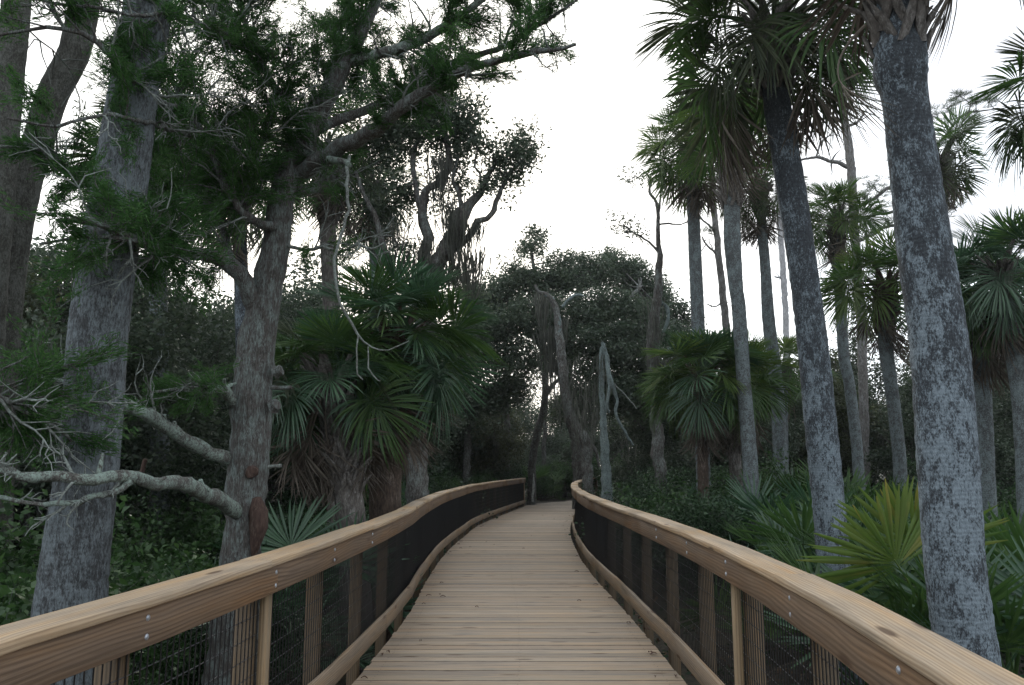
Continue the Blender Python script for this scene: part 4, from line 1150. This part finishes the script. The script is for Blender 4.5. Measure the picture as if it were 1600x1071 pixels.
traced_tree("dead_oak", "dead tree", "tall moss-wrapped snag with curling bare top twigs, left of the tall palms", 21.0, [
    ('oak', [(1030, 740, 20), (1027, 690, 19), (1025, 640, 18), (1022, 590, 19), (1020, 540, 20), (1022, 500, 17), (1028, 460, 14), (1030, 420, 11), (1030, 390, 8), (1028, 350, 6), (1026, 318, 5), (1014, 300, 4), (1020, 280, 3)]),
    ('palelichen', [(1030, 470, 6), (1042, 480, 6), (1043, 500, 6), (1036, 520, 5)]),
    ('palelichen', [(1018, 548, 7), (1030, 552, 6), (1045, 545, 5), (1056, 536, 4)]),
    ('oak', [(1028, 345, 4), (1032, 310, 3), (1036, 290, 3), (1040, 270, 2)]),
    ('oak', [(1030, 395, 5), (1015, 380, 3), (1000, 370, 3), (985, 362, 2)]),
    ('oak', [(1028, 352, 3), (1045, 350, 3), (1062, 350, 2), (1075, 346, 2)]),
], [(985, 355, 22, 0, .5), (1000, 372, 14, 0, .5), (965, 350, 14, 0, .4), (992, 275, 20, 0, .45), (1012, 282, 16, 0, .45), (1040, 265, 14, 0, .4)], 'oak', 'oakleaf', 55, per=16, leaf=0.09, tipr=0.13, density=26,
    mossat=[(1028, 560, -.1, 1.5), (1040, 555, -.1, 1.7), (1035, 565, -.1, 1.7), (1018, 470, -.2, 1.3), (1016, 500, -.2, 1.4), (1020, 520, -.2, 1.2), (1050, 545, 0, 1.3), (1036, 545, .1, 1.6)], mosslen=(0.6, 1.5), mossn=15, mossw=0.012)
traced_tree("oak_tree", "oak tree", "slim forked oak with a white blaze, at the left railing's end", 33.0, [
    ('oak', [(829, 790, 13), (831, 750, 12), (832, 715, 12), (838, 680, 11), (848, 645, 11), (852, 600, 10), (850, 550, 8), (846, 500, 6)]),
    ('oak', [(850, 620, 7), (866, 600, 6), (880, 585, 5), (890, 560, 4)]),
    ('blaze', [(832.5, 784, 3.2, 32.86), (833, 770, 3.8, 32.86), (834.5, 752, 3.0, 32.86), (834, 740, 1.5, 32.86)]),
], [(850, 520, 24, 0, .6), (885, 560, 20, 0, .6), (830, 560, 24, 0, .5), (865, 480, 30, 0, .7)], 'oak', 'oakleaf2', 56, leaf=0.12, tipr=0.25, density=12)
for k, (lab, Yv, tr, bl) in enumerate([
    ("straight greenish trunk behind the left railing's far end", 34.0, [(790, 770, 11), (791, 700, 11), (791, 640, 10), (790, 560, 8), (785, 480, 6)], [(780, 500, 34, 0, .7), (800, 540, 30, 0, .7), (760, 560, 30, 0, .6)]),
    ("short dark trunk behind the middle of the left railing's curve", 30.0, [(729, 770, 11), (730, 700, 11), (731, 650, 10), (728, 590, 8), (720, 520, 5)], [(720, 540, 36, 0, .8), (745, 580, 30, 0, .7), (700, 580, 34, 0, .8), (690, 530, 34, 0, .8)]),
    ("thin dark trunk over the end of the path", 38.0, [(850, 760, 7), (850, 700, 7), (852, 640, 6), (846, 560, 5)], [(840, 590, 30, 0, .5), (870, 630, 26, 0, .5)]),
]):
    traced_tree("oak_tree", "oak tree", lab, Yv, [('oak', tr)], bl, 'oak', 'oakleaf2', 60 + k, leaf=0.12, tipr=0.26, density=11)

# pine with bare limbs, and two bleached trunks
def needles(mb, tips, rng, per=26, ln=0.22):
    tips = np.asarray(tips); C = np.repeat(tips, per, 0)
    d = rng.standard_normal(C.shape); d[:, 2] = np.abs(d[:, 2]) * 0.8; d = unit(d)
    leaves(mb, C + d * ln * 0.5, ln, rng, 0.05, 0, 0.0, dirs=d * 3)

def pine(label, Y, trunk, limbs, tufts, seed, mat='pine', name="pine_tree", cat="pine tree", tuft_r=0.3, cnt=12):
    rng = np.random.default_rng(seed)
    b = P(trunk[0][0], trunk[0][1], Y)
    root = thing(name, label, cat, (b[0], b[1], float(gz(b[0], b[1]))))
    p, r = limb_px(trunk, Y)
    g = float(gz(p[0][0], p[0][1])) - 0.15
    p = np.vstack([[p[0][0], p[0][1], g], p]); r = np.append(r[0] * 1.1, r)
    mb = MB(); tube(mb, roughen(p, rng, 0.02), r, 12, 0.04, rng); mb.build("trunk", M[mat], root, sm=True)
    nodes = [p]
    for tr in limbs:
        p, r = limb_px(tr, Y); p = roughen(p, rng, 0.05); nodes.append(p)
        mb = MB(); tube(mb, p, r, 6, 0.04, rng)
        for q in range(4):
            i = rng.integers(len(p) // 3, len(p) - 1); e, _ = wander(p[i], rng.standard_normal(3) + (0, 0, .4), 0.5, 4, rng, 0.6); tube(mb, e, np.linspace(r[i] * .6, 0.006, 5), 4)
        mb.build("branch", M[mat], root, sm=True)
    if tufts:
        nodes = np.vstack(nodes); fol = MB(); tw = fol; fol.mi = 1; tips = []
        for (px, py, rp) in tufts:
            c = P(px, py, Y); rr = rp * Y / F
            q = nodes[np.argmin(np.linalg.norm(nodes - c, axis=1))]
            e = np.array([q, 0.5 * (q + c) + rng.normal(0, .1, 3), c]); tube(tw, e, [0.03, 0.022, 0.012], 4)
            for _ in range(cnt):
                t_ = c + rng.standard_normal(3) * rr * 0.55; tips.append(t_)
                tube(tw, np.array([c, 0.5 * (c + t_) + rng.normal(0, .05, 3), t_]), [0.012, 0.01, 0.006], 3)
        fol.mi = 0; needles(fol, tips, rng); fol.build("crown", [M['pineleaf'], M[mat]], root)
    return root

pine("tall pine with crooked bare limbs and thin needle tufts behind the nearest right trunk", 24.0,
     [(1352, 760, 15), (1350, 640, 14), (1345, 500, 14), (1338, 400, 14), (1333, 320, 14), (1328, 250, 13), (1322, 200, 12), (1316, 150, 11), (1310, 100, 9), (1306, 60, 8), (1298, 10, 6), (1290, -40, 4)],
     [[(1326, 262, 7), (1305, 254, 6), (1280, 246, 5), (1262, 248, 4), (1246, 252, 3)], [(1275, 247, 3), (1284, 225, 3), (1300, 206, 2)], [(1320, 200, 5), (1340, 190, 4), (1352, 178, 3)],
      [(1336, 380, 7), (1360, 366, 7), (1385, 356, 6), (1402, 352, 4)], [(1332, 330, 6), (1380, 300, 6), (1430, 270, 5), (1470, 220, 5), (1500, 185, 4), (1525, 175, 3)], [(1470, 220, 4), (1500, 210, 3), (1530, 190, 3)],
      [(1334, 340, 5), (1400, 330, 5), (1460, 320, 4), (1495, 325, 3)], [(1308, 90, 5), (1290, 80, 4), (1270, 85, 3)], [(1340, 430, 5), (1300, 440, 4), (1280, 450, 3)]],
     [(1500, 150, 14), (1480, 170, 14), (1455, 180, 14), (1520, 185, 12), (1525, 160, 12), (1490, 325, 16), (1470, 305, 13), (1400, 300, 18), (1375, 320, 18), (1365, 290, 14), (1420, 330, 16), (1385, 345, 14), (1350, 310, 14), (1545, 160, 10)], 71)
pine("thin grey pine trunk with bare side twigs, left of the slender pale palm", 23.0,
     [(1148, 760, 13), (1142, 620, 13), (1134, 510, 12), (1126, 430, 11), (1119, 360, 10), (1113, 300, 9), (1108, 220, 7)],
     [[(1119, 365, 4), (1104, 350, 3), (1085, 330, 3), (1066, 300, 2)], [(1122, 400, 4), (1105, 385, 3), (1098, 370, 2)], [(1130, 470, 3), (1115, 480, 2), (1105, 476, 2)]], [(1112, 360, 10), (1108, 230, 14)], 72, cnt=6)
pine("bleached thin trunk far off between the leaning palm and its neighbour", 36.0, [(1236, 740, 10), (1232, 620, 10), (1228, 510, 9), (1224, 430, 9), (1219, 360, 8), (1214, 290, 6)],
     [[(1226, 430, 3), (1216, 434, 3), (1210, 432, 2)]], [], 73, mat='paleTrunk', name="dead_pine", cat="dead tree")

# ---------------------------------------------------------------- background trees: four kinds, copied one by one
def oak_proto(seed, h, leafm, label, leaf=0.13, mossy=0.3, lowcrown=0.2):
    rng = np.random.default_rng(seed)
    root = thing("oak_tree", label, "oak tree", (0, 0, 0))
    mb = MB(); tips = []
    pts, dl = wander((0, 0, -0.2), (rng.normal(0, .15), rng.normal(0, .15), 1), h * 0.42, 6, rng, 0.22, 0.1)
    rad = np.linspace(h * 0.022, h * 0.014, 7); tube(mb, pts, rad, 10, 0.06, rng)
    for i in range(8):
        f = lowcrown + (1 - lowcrown) * i / 7; k = min(int(f * 6), 5); q = pts[k] + (pts[k + 1] - pts[k]) * (f * 6 - k)
        az = i * GA + rng.random(); e = 0.35 + 0.6 * f
        grow(mb, q, (math.cos(az), math.sin(az), e), h * (0.24 + 0.06 * f), rad[k] * 0.5, 1, 3, rng, tips, 0.5, (3, 4))
    mb.build("trunk", M['oak'], root, sm=True)
    tips = np.array(tips)
    fol = MB(); foliage(fol, tips, max(4, int(46000 / len(tips))), h * 0.034, leaf, rng, 0.5); fol.build("crown", M[leafm], root)
    if mossy:
        for A in tips[rng.random(len(tips)) < mossy * 30 / len(tips)]:
            ms = MB(); moss(ms, [A], rng, 34, (0.5, 1.6), 0.16, 0.018); ms.build("hanging_moss", M['moss'], root)
    return root

G1 = "oaks of the dark wood behind the left railing"
G2 = "trees of the low wood behind the right railing"
G3 = "oaks of the wood beyond the end of the path"
LB1 = "dark evergreen oak in the thick wood far behind the left railing"
LB2 = "low bushy oak in the wood far behind the right-hand palms"
LB3 = "oak in the dim wood beyond the end of the boardwalk"
protos = [oak_proto(201, 8.5, 'farleaf', LB1), oak_proto(202, 8.0, 'oakleaf', LB1), oak_proto(203, 7.5, 'oakleaf2', LB1, mossy=0.5), oak_proto(204, 7.0, 'farleaf', LB1, lowcrown=0.1)]
used = [False] * 4
rb = random.Random(9)
def bgtree(i, x, y, sc, label, group):
    i %= 4
    z = float(gz(x, y)) - 0.05
    if not used[i]:
        used[i] = True; o = protos[i]; o.location = (x, y, z); o.rotation_euler = (0, 0, rb.random() * 6); o.scale = (sc,) * 3; o["label"] = label; o["group"] = group
    else:
        dup(protos[i], (x, y, z), rb.random() * 6.28, (sc * rb.uniform(.9, 1.1), sc * rb.uniform(.9, 1.1), sc), label, group)
left_bg = [(-7.5, 13, .62), (-9.5, 11, .7), (-12, 15, .85), (-5.5, 17.5, .62), (-8.5, 18, .8), (-14, 20, 1.0), (-17, 17, .9), (-11, 22.5, 1.0), (-6.5, 23, .75), (-3.8, 24, .62), (-19, 25, 1.1), (-15, 28, 1.1), (-9.5, 29, 1.05), (-5.5, 30, .9), (-22, 31, 1.2),
           (-12.5, 35, 1.15), (-7, 37, 1.05), (-18, 37, 1.2), (-26, 38, 1.3), (-3, 36, .9), (-13, 10.5, .7)]
for k, (x, y, s) in enumerate(left_bg): bgtree(k, x, y, s * 1.2, LB1, G1)
right_bg = [(7.5, 26, .42), (10.5, 28, .5), (14, 27, .5), (18, 29, .55), (22, 31, .6), (9, 33, .6), (13, 36, .68), (18, 38, .7), (24, 40, .75), (29, 42, .8), (12, 22, .42), (16.5, 22, .45), (6, 31, .6), (20, 25, .5)]
for k, (x, y, s) in enumerate(right_bg): bgtree(k + 1, x, y, s * 1.62, LB2, G2)
mid_bg = [(-2.6, 33.5, .75), (-5, 34, .95), (6.5, 29, .62), (8.2, 30.5, .72), (-1.5, 39, .75), (4.5, 40, .8), (1, 47, .85), (7, 45, .85), (-4, 46, 1.0), (4, 52, 1.0), (10, 50, .9), (0.5, 40.5, .45)]
for k, (x, y, s) in enumerate(mid_bg): bgtree(k + 2, x, y, s, LB3, G3)

def far_wood():
    rng = np.random.default_rng(300)
    mb = MB()
    n = 4200
    x = rng.uniform(-75, 75, n); y = 60 + 16 * rng.random(n)
    top = 5.6 + 1.3 * np.sin(x * .21) + 0.9 * np.sin(x * .53 + 1) + np.where(x < -2, 3.2, 0)
    z = rng.random(n) ** 0.8 * top
    foliage(mb, np.stack([x, y, z], -1), 16, 0.55, 0.30, rng, 0.55)
    tag(mb.build("far_wood", M['farleaf']), "dark band of distant woodland along the horizon behind all trees", "woodland", kind="stuff")
far_wood()
# ---------------------------------------------------------------- undergrowth
def shrub_proto(seed, leafm, label, r=0.9, h=1.3, leaf=0.06, n=7000, aspect=0.5):
    rng = np.random.default_rng(seed)
    root = thing("shrub", label, "shrub", (0, 0, 0))
    st = MB(); tips = []
    for i in range(11):
        az = i * GA; sp = 0.25 + 0.75 * rng.random()
        grow(st, (rng.normal(0, .08), rng.normal(0, .08), -0.05), (math.cos(az) * sp, math.sin(az) * sp, 1.0), h * (0.5 + .2 * rng.random()), 0.012, 1, 3, rng, tips, 0.45, (2, 3), 0.05, 0.7)
    st.build("stems", M['oak'], root)
    tips = np.array(tips)
    fol = MB(); foliage(fol, tips, max(3, n // len(tips)), 0.09, leaf, rng, aspect); fol.build("foliage", M[leafm], root)
    return root
sp = [shrub_proto(401, 'shrub', ""), shrub_proto(402, 'shrub_dark', "", leaf=0.055), shrub_proto(403, 'shrub', "", h=1.0, leaf=0.075), shrub_proto(404, 'shrub_light', "", h=0.9, leaf=0.07, n=2500)]
sused = [False] * 4
def shrub(i, x, y, s, label, group=None, dz=0.0):
    lx, rx = float(xat(LEFT, y)), float(xat(RIGHT, y))
    if y < 31.5 and x < lx: x = min(x, lx - 0.35 - 1.4 * s)
    if y < 31.5 and x > rx: x = max(x, rx + 0.35 + 1.5 * s)
    z = float(gz(x, y)) + dz
    sc = (s * rb.uniform(.9, 1.15), s * rb.uniform(.9, 1.15), s * rb.uniform(.9, 1.15))
    if not sused[i]:
        sused[i] = True; o = sp[i]; o.location = (x, y, z); o.scale = sc; o["label"] = label
        if group: o["group"] = group
    else: dup(sp[i], (x, y, z), rb.random() * 6.28, sc, label, group)
GL = "shrubs in the undergrowth behind the left railing"; LL = "green leafy shrub in the undergrowth behind the left railing"
GR = "shrubs in the undergrowth behind the right railing"; LR = "dark leafy shrub in the undergrowth behind the right railing"
GE = "shrubs round the end of the boardwalk"; LE = "shrub in the shade at the far end of the boardwalk"
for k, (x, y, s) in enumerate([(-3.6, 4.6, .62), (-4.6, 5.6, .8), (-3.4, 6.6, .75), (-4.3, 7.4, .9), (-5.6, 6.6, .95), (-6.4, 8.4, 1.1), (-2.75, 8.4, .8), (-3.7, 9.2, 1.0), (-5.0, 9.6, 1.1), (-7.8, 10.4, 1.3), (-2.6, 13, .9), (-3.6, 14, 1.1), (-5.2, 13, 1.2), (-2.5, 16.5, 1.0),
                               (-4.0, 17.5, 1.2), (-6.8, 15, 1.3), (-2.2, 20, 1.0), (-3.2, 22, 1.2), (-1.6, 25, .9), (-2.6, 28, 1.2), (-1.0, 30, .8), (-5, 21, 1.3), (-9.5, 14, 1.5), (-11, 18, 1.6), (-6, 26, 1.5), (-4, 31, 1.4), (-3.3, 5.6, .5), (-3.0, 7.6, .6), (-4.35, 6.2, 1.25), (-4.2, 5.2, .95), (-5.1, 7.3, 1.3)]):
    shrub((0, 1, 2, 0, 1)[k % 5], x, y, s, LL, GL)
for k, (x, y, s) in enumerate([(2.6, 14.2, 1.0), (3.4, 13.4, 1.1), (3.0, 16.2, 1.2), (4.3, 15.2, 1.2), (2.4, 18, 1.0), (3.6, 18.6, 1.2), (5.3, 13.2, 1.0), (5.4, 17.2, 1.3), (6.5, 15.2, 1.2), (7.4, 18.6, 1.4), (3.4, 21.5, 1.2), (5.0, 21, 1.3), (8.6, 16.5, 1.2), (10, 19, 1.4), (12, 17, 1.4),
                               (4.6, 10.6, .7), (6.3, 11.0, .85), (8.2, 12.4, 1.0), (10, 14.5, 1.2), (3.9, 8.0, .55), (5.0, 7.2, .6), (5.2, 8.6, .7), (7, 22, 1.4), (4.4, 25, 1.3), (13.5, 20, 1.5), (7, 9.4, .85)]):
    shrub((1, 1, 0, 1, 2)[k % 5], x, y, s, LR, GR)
for k, (x, y, s) in enumerate([(-.4, 33.4, 1.0), (1.4, 37.0, 1.0), (2.6, 38.4, 1.1), (0.2, 36.2, 1.2), (-1.4, 35, 1.4), (4.2, 37.5, 1.2), (4.8, 32, 1.2), (5.2, 29, 1.3), (3.3, 41, 1.4), (1.6, 41.5, 1.4)]):
    shrub((1, 2, 0)[k % 3], x, y, s, LE, GE)
shrub(3, 3.55, 11.6, .55, "small bright green shrub peeping over the right railing at the foot of the slender palm", dz=.25)
shrub(3, 3.2, 10.6, .45, "little light green sprig just behind the right railing, below the slender pale palm", dz=.2)

def fan_palm(x, y, kinds, n, sc, label, seed, el=(80, 5), group=None, dz=0.0, dead=0, aim=None):
    rnd = random.Random(seed)
    root = thing("saw_palmetto", label, "palmetto", (x, y, float(gz(x, y)) + dz), group)
    mb = MB(); tube(mb, spline(np.array([(x, y, root.location[2] - .1), (x + .02, y, root.location[2] + .05), (x + .03, y + .02, root.location[2] + .18)]), .05), [.05] * len(spline(np.array([(x, y, root.location[2] - .1), (x + .02, y, root.location[2] + .05), (x + .03, y + .02, root.location[2] + .18)]), .05)), 8, .1, np.random.default_rng(seed))
    mb.build("stem", M['boots_red'], root)
    for i in range(n):
        e = el[0] + (el[1] - el[0]) * (i + .5) / n + rnd.gauss(0, 6); az = i * GA + rnd.gauss(0, .2) + seed
        k = kinds[i % len(kinds)]
        part("fan_leaf", FR[k][rnd.randrange(len(FR[k]))], root, (0, 0, .1), (rnd.gauss(0, .5), -R(e), az), sc * rnd.uniform(.85, 1.15))
    for i in range(dead):
        part("dead_fan_leaf", FR['dead'][rnd.randrange(3)], root, (0, 0, .12), (rnd.gauss(0, .4), R(rnd.uniform(-20, 20)), i * GA + seed), sc * .8)
    return root

yp = fan_palm(*P(1490, 960, 6.3)[:2], ('fan', 'fanb'), 8, 1.0, "yellow-tipped saw palmetto fanning out between the two big right-hand trunks", 501, el=(86, 50))
for (tilt, roll, az, s_, k, dx) in ((58, 1.45, 3.1, 1.34, 0, 0.50), (70, 1.25, 2.9, 1.28, 1, 0.38), (80, 0.3, 1.9, 1.2, 2, -0.1)):
    part("fan_leaf" if k == 2 else "yellow_fan_leaf", FR['fan'][0] if k == 2 else FR['fany'][k], yp, (dx, 0, .1), (roll, -R(tilt), az), s_)
fan_palm(*P(1590, 930, 6.0)[:2], ('fan', 'fanb'), 11, 1.06, "dark saw palmetto at the lower right edge behind the nearest trunk", 502, el=(85, 32))
fan_palm(*P(1555, 900, 7.4)[:2], ('fan',), 10, 1.19, "tall green saw palmetto just right of the nearest trunk", 503, el=(85, 32))
fan_palm(*P(1350, 860, 8.2)[:2], ('fanb', 'fan'), 12, 1.15, "bushy green saw palmetto behind the yellow-tipped one", 504, el=(80, 32))
fan_palm(*P(1245, 830, 10.5)[:2], ('fanb', 'fan'), 13, 1.15, "bluish saw palmetto with a brown drooping fan, left of the leaning trunk", 505, el=(80, 32), dead=3)
fan_palm(*P(1215, 780, 14)[:2], ('fanb',), 13, 1.27, "spreading blue-green saw palmetto between the slender pale palm and the leaning one", 506, el=(80, 32))
fan_palm(*P(1345, 760, 13)[:2], ('fan', 'fanb'), 14, 1.27, "saw palmetto thicket plant below the thin tufted palm", 507, el=(80, 32))
fan_palm(*P(1290, 770, 12)[:2], ('fan',), 12, 1.10, "pale saw palmetto behind the foot of the leaning grey palm", 508, el=(80, 32))
fan_palm(*P(1400, 800, 10)[:2], ('fan', 'fanb'), 12, 1.23, "saw palmetto filling the gap under the red-necked palm", 509, el=(82, 32))
fan_palm(*P(1050, 745, 15.5)[:2], ('fanb', 'dead'), 8, 1.0, "withered saw palmetto with grey hooked leaves left of the short palm", 510, el=(80, 0), dead=4, dz=.5)
fan_palm(*P(455, 850, 9.0)[:2], ('fanb', 'blue'), 12, 1.2, "saw palmetto with blue-green fans right behind the cedar trunk", 511, el=(80, -5))
fan_palm(*P(470, 800, 10.5)[:2], ('fanb',), 12, 1.15, "saw palmetto at the foot of the lower fan palm", 512, el=(80, 0))
fan_palm(*P(600, 770, 17)[:2], ('fan', 'fanb'), 12, 1.2, "saw palmetto behind the left railing beside the mossy oak's foot", 513, el=(80, 0))
fan_palm(*P(840, 765, 37)[:2], ('fan',), 12, 1.1, "single saw palmetto in the shade beyond the end of the path", 514, el=(80, 0))
fan_palm(*P(70, 900, 5.2)[:2], ('fanb',), 8, .7, "small dark palmetto left of the massive grey trunk's foot", 515, el=(80, 0))

for (px, py, Yv, sc_, lab, sd_) in ((1150, 790, 17, 1.3, "saw palmetto crowding the foot of the slender pale palm from behind", 520), (1260, 800, 16, 1.5, "saw palmetto with raised fans in the gap left of the leaning palm's foot", 521),
                          (1375, 780, 11.5, 1.4, "saw palmetto with stiff light fans below the red-necked palm", 522), (1330, 780, 15, 1.6, "tall saw palmetto filling the gap right of the leaning palm", 523),
                          (1560, 800, 11, 1.4, "saw palmetto in front of the dark crowned palm's trunk", 524), (1430, 760, 14, 1.5, "saw palmetto hidden mostly behind the nearest right trunk", 525)):
    fan_palm(*P(px, py, Yv)[:2], ('fan', 'fanb', 'fan'), 13, sc_ * .85, lab, sd_, el=(86, 35))

# ground cover, dead leaves
def cover():
    rng = np.random.default_rng(600)
    mb = MB()
    n = 5200
    x = rng.uniform(-14, 15, n); y = 2 + 32 * rng.random(n) ** 1.1
    keep = (x < xat(LEFT, y) - .35) | (x > xat(RIGHT, y) + .35)
    x, y = x[keep], y[keep]
    C = np.stack([x, y, gz(x, y) + 0.05 + .1 * rng.random(len(x))], -1)
    foliage(mb, C, 12, 0.14, 0.07, rng, 0.4)
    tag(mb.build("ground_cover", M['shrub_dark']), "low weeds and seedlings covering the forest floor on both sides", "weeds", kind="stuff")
    mb = MB()
    n = 16000
    x = rng.uniform(-7, 8, n); y = -2 + 28 * rng.random(n) ** 1.3
    leaves(mb, np.stack([x, y, gz(x, y) + .012], -1), 0.09, rng, 0.5, 3.0)
    tag(mb.build("leaf_litter", M['litter']), "brown dead leaves scattered over the forest floor below the boardwalk", "dead leaves", kind="stuff")
cover()

def fallen():
    rng = np.random.default_rng(700)
    spots = [(886, 815), (866, 812), (880, 822), (884, 836), (830, 838), (760, 848), (772, 852), (735, 856), (848, 806), (818, 858), (690, 912), (745, 950), (662, 945), (905, 940), (1010, 985)]
    for k in range(34):                          # more of them caught along both edges
        yy = 6 + 22 * rng.random() ** 1.3; sd = rng.random() < .5; off = .06 + .30 * rng.random() ** 2
        xx = (xat(LEFT, yy) + off) if sd else (xat(RIGHT, yy) - off)
        tt_ = yy * math.cos(PITCH) - HC * math.sin(PITCH); vv = -HC * math.cos(PITCH) - yy * math.sin(PITCH)
        spots.append((800 + F * xx / tt_, 535.5 - F * vv / tt_))
    for (px, py) in spots:
        d = ray(px, py); t_ = -HC / d[2]; q = np.array([0, 0, HC]) + d * t_
        mb = MB(); m_ = 7; V = []; s_ = rng.uniform(.02, .035); a = rng.random() * 6
        for k in range(m_):
            u = k / (m_ - 1); w = s_ * .45 * math.sin(math.pi * min(1, u * .92 + .06))
            zz = .004 + .012 * math.sin(u * 3)
            for sd in (-1, 0, 1):
                lx, ly = (u - .5) * 2 * s_, sd * w
                V.append((q[0] + lx * math.cos(a) - ly * math.sin(a), q[1] + lx * math.sin(a) + ly * math.cos(a), zz + abs(sd) * .006))
        Q = [(k * 3 + j, k * 3 + j + 1, k * 3 + 4 + j, k * 3 + 3 + j) for k in range(m_ - 1) for j in (0, 1)]
        mb.add(np.array(V), np.array(Q))
        o = mb.build("fallen_leaf", M['flat'])
        tag(o, "small brown fallen leaf lying on the deck planks", "leaf", "fallen leaves on the deck")
fallen()

# ---------------------------------------------------------------- added thin volume, standing in for lens glare over the distance
def glare_haze():
    m = bpy.data.materials.new("glare_haze"); m.use_nodes = True
    t = m.node_tree
    for n in list(t.nodes): t.nodes.remove(n)
    o = t.nodes.new("ShaderNodeOutputMaterial"); v = t.nodes.new("ShaderNodeVolumePrincipled")
    v.inputs["Color"].default_value = (0.93, 0.95, 0.97, 1); v.inputs["Density"].default_value = 0.0005; v.inputs["Anisotropy"].default_value = 0.3
    t.links.new(v.outputs[0], o.inputs["Volume"])
    mb = MB(); box(mb, -640, 640, -640, 940, -2.2, 16.0)
    tag(mb.build("glare_haze", m), kind="stuff")
glare_haze()
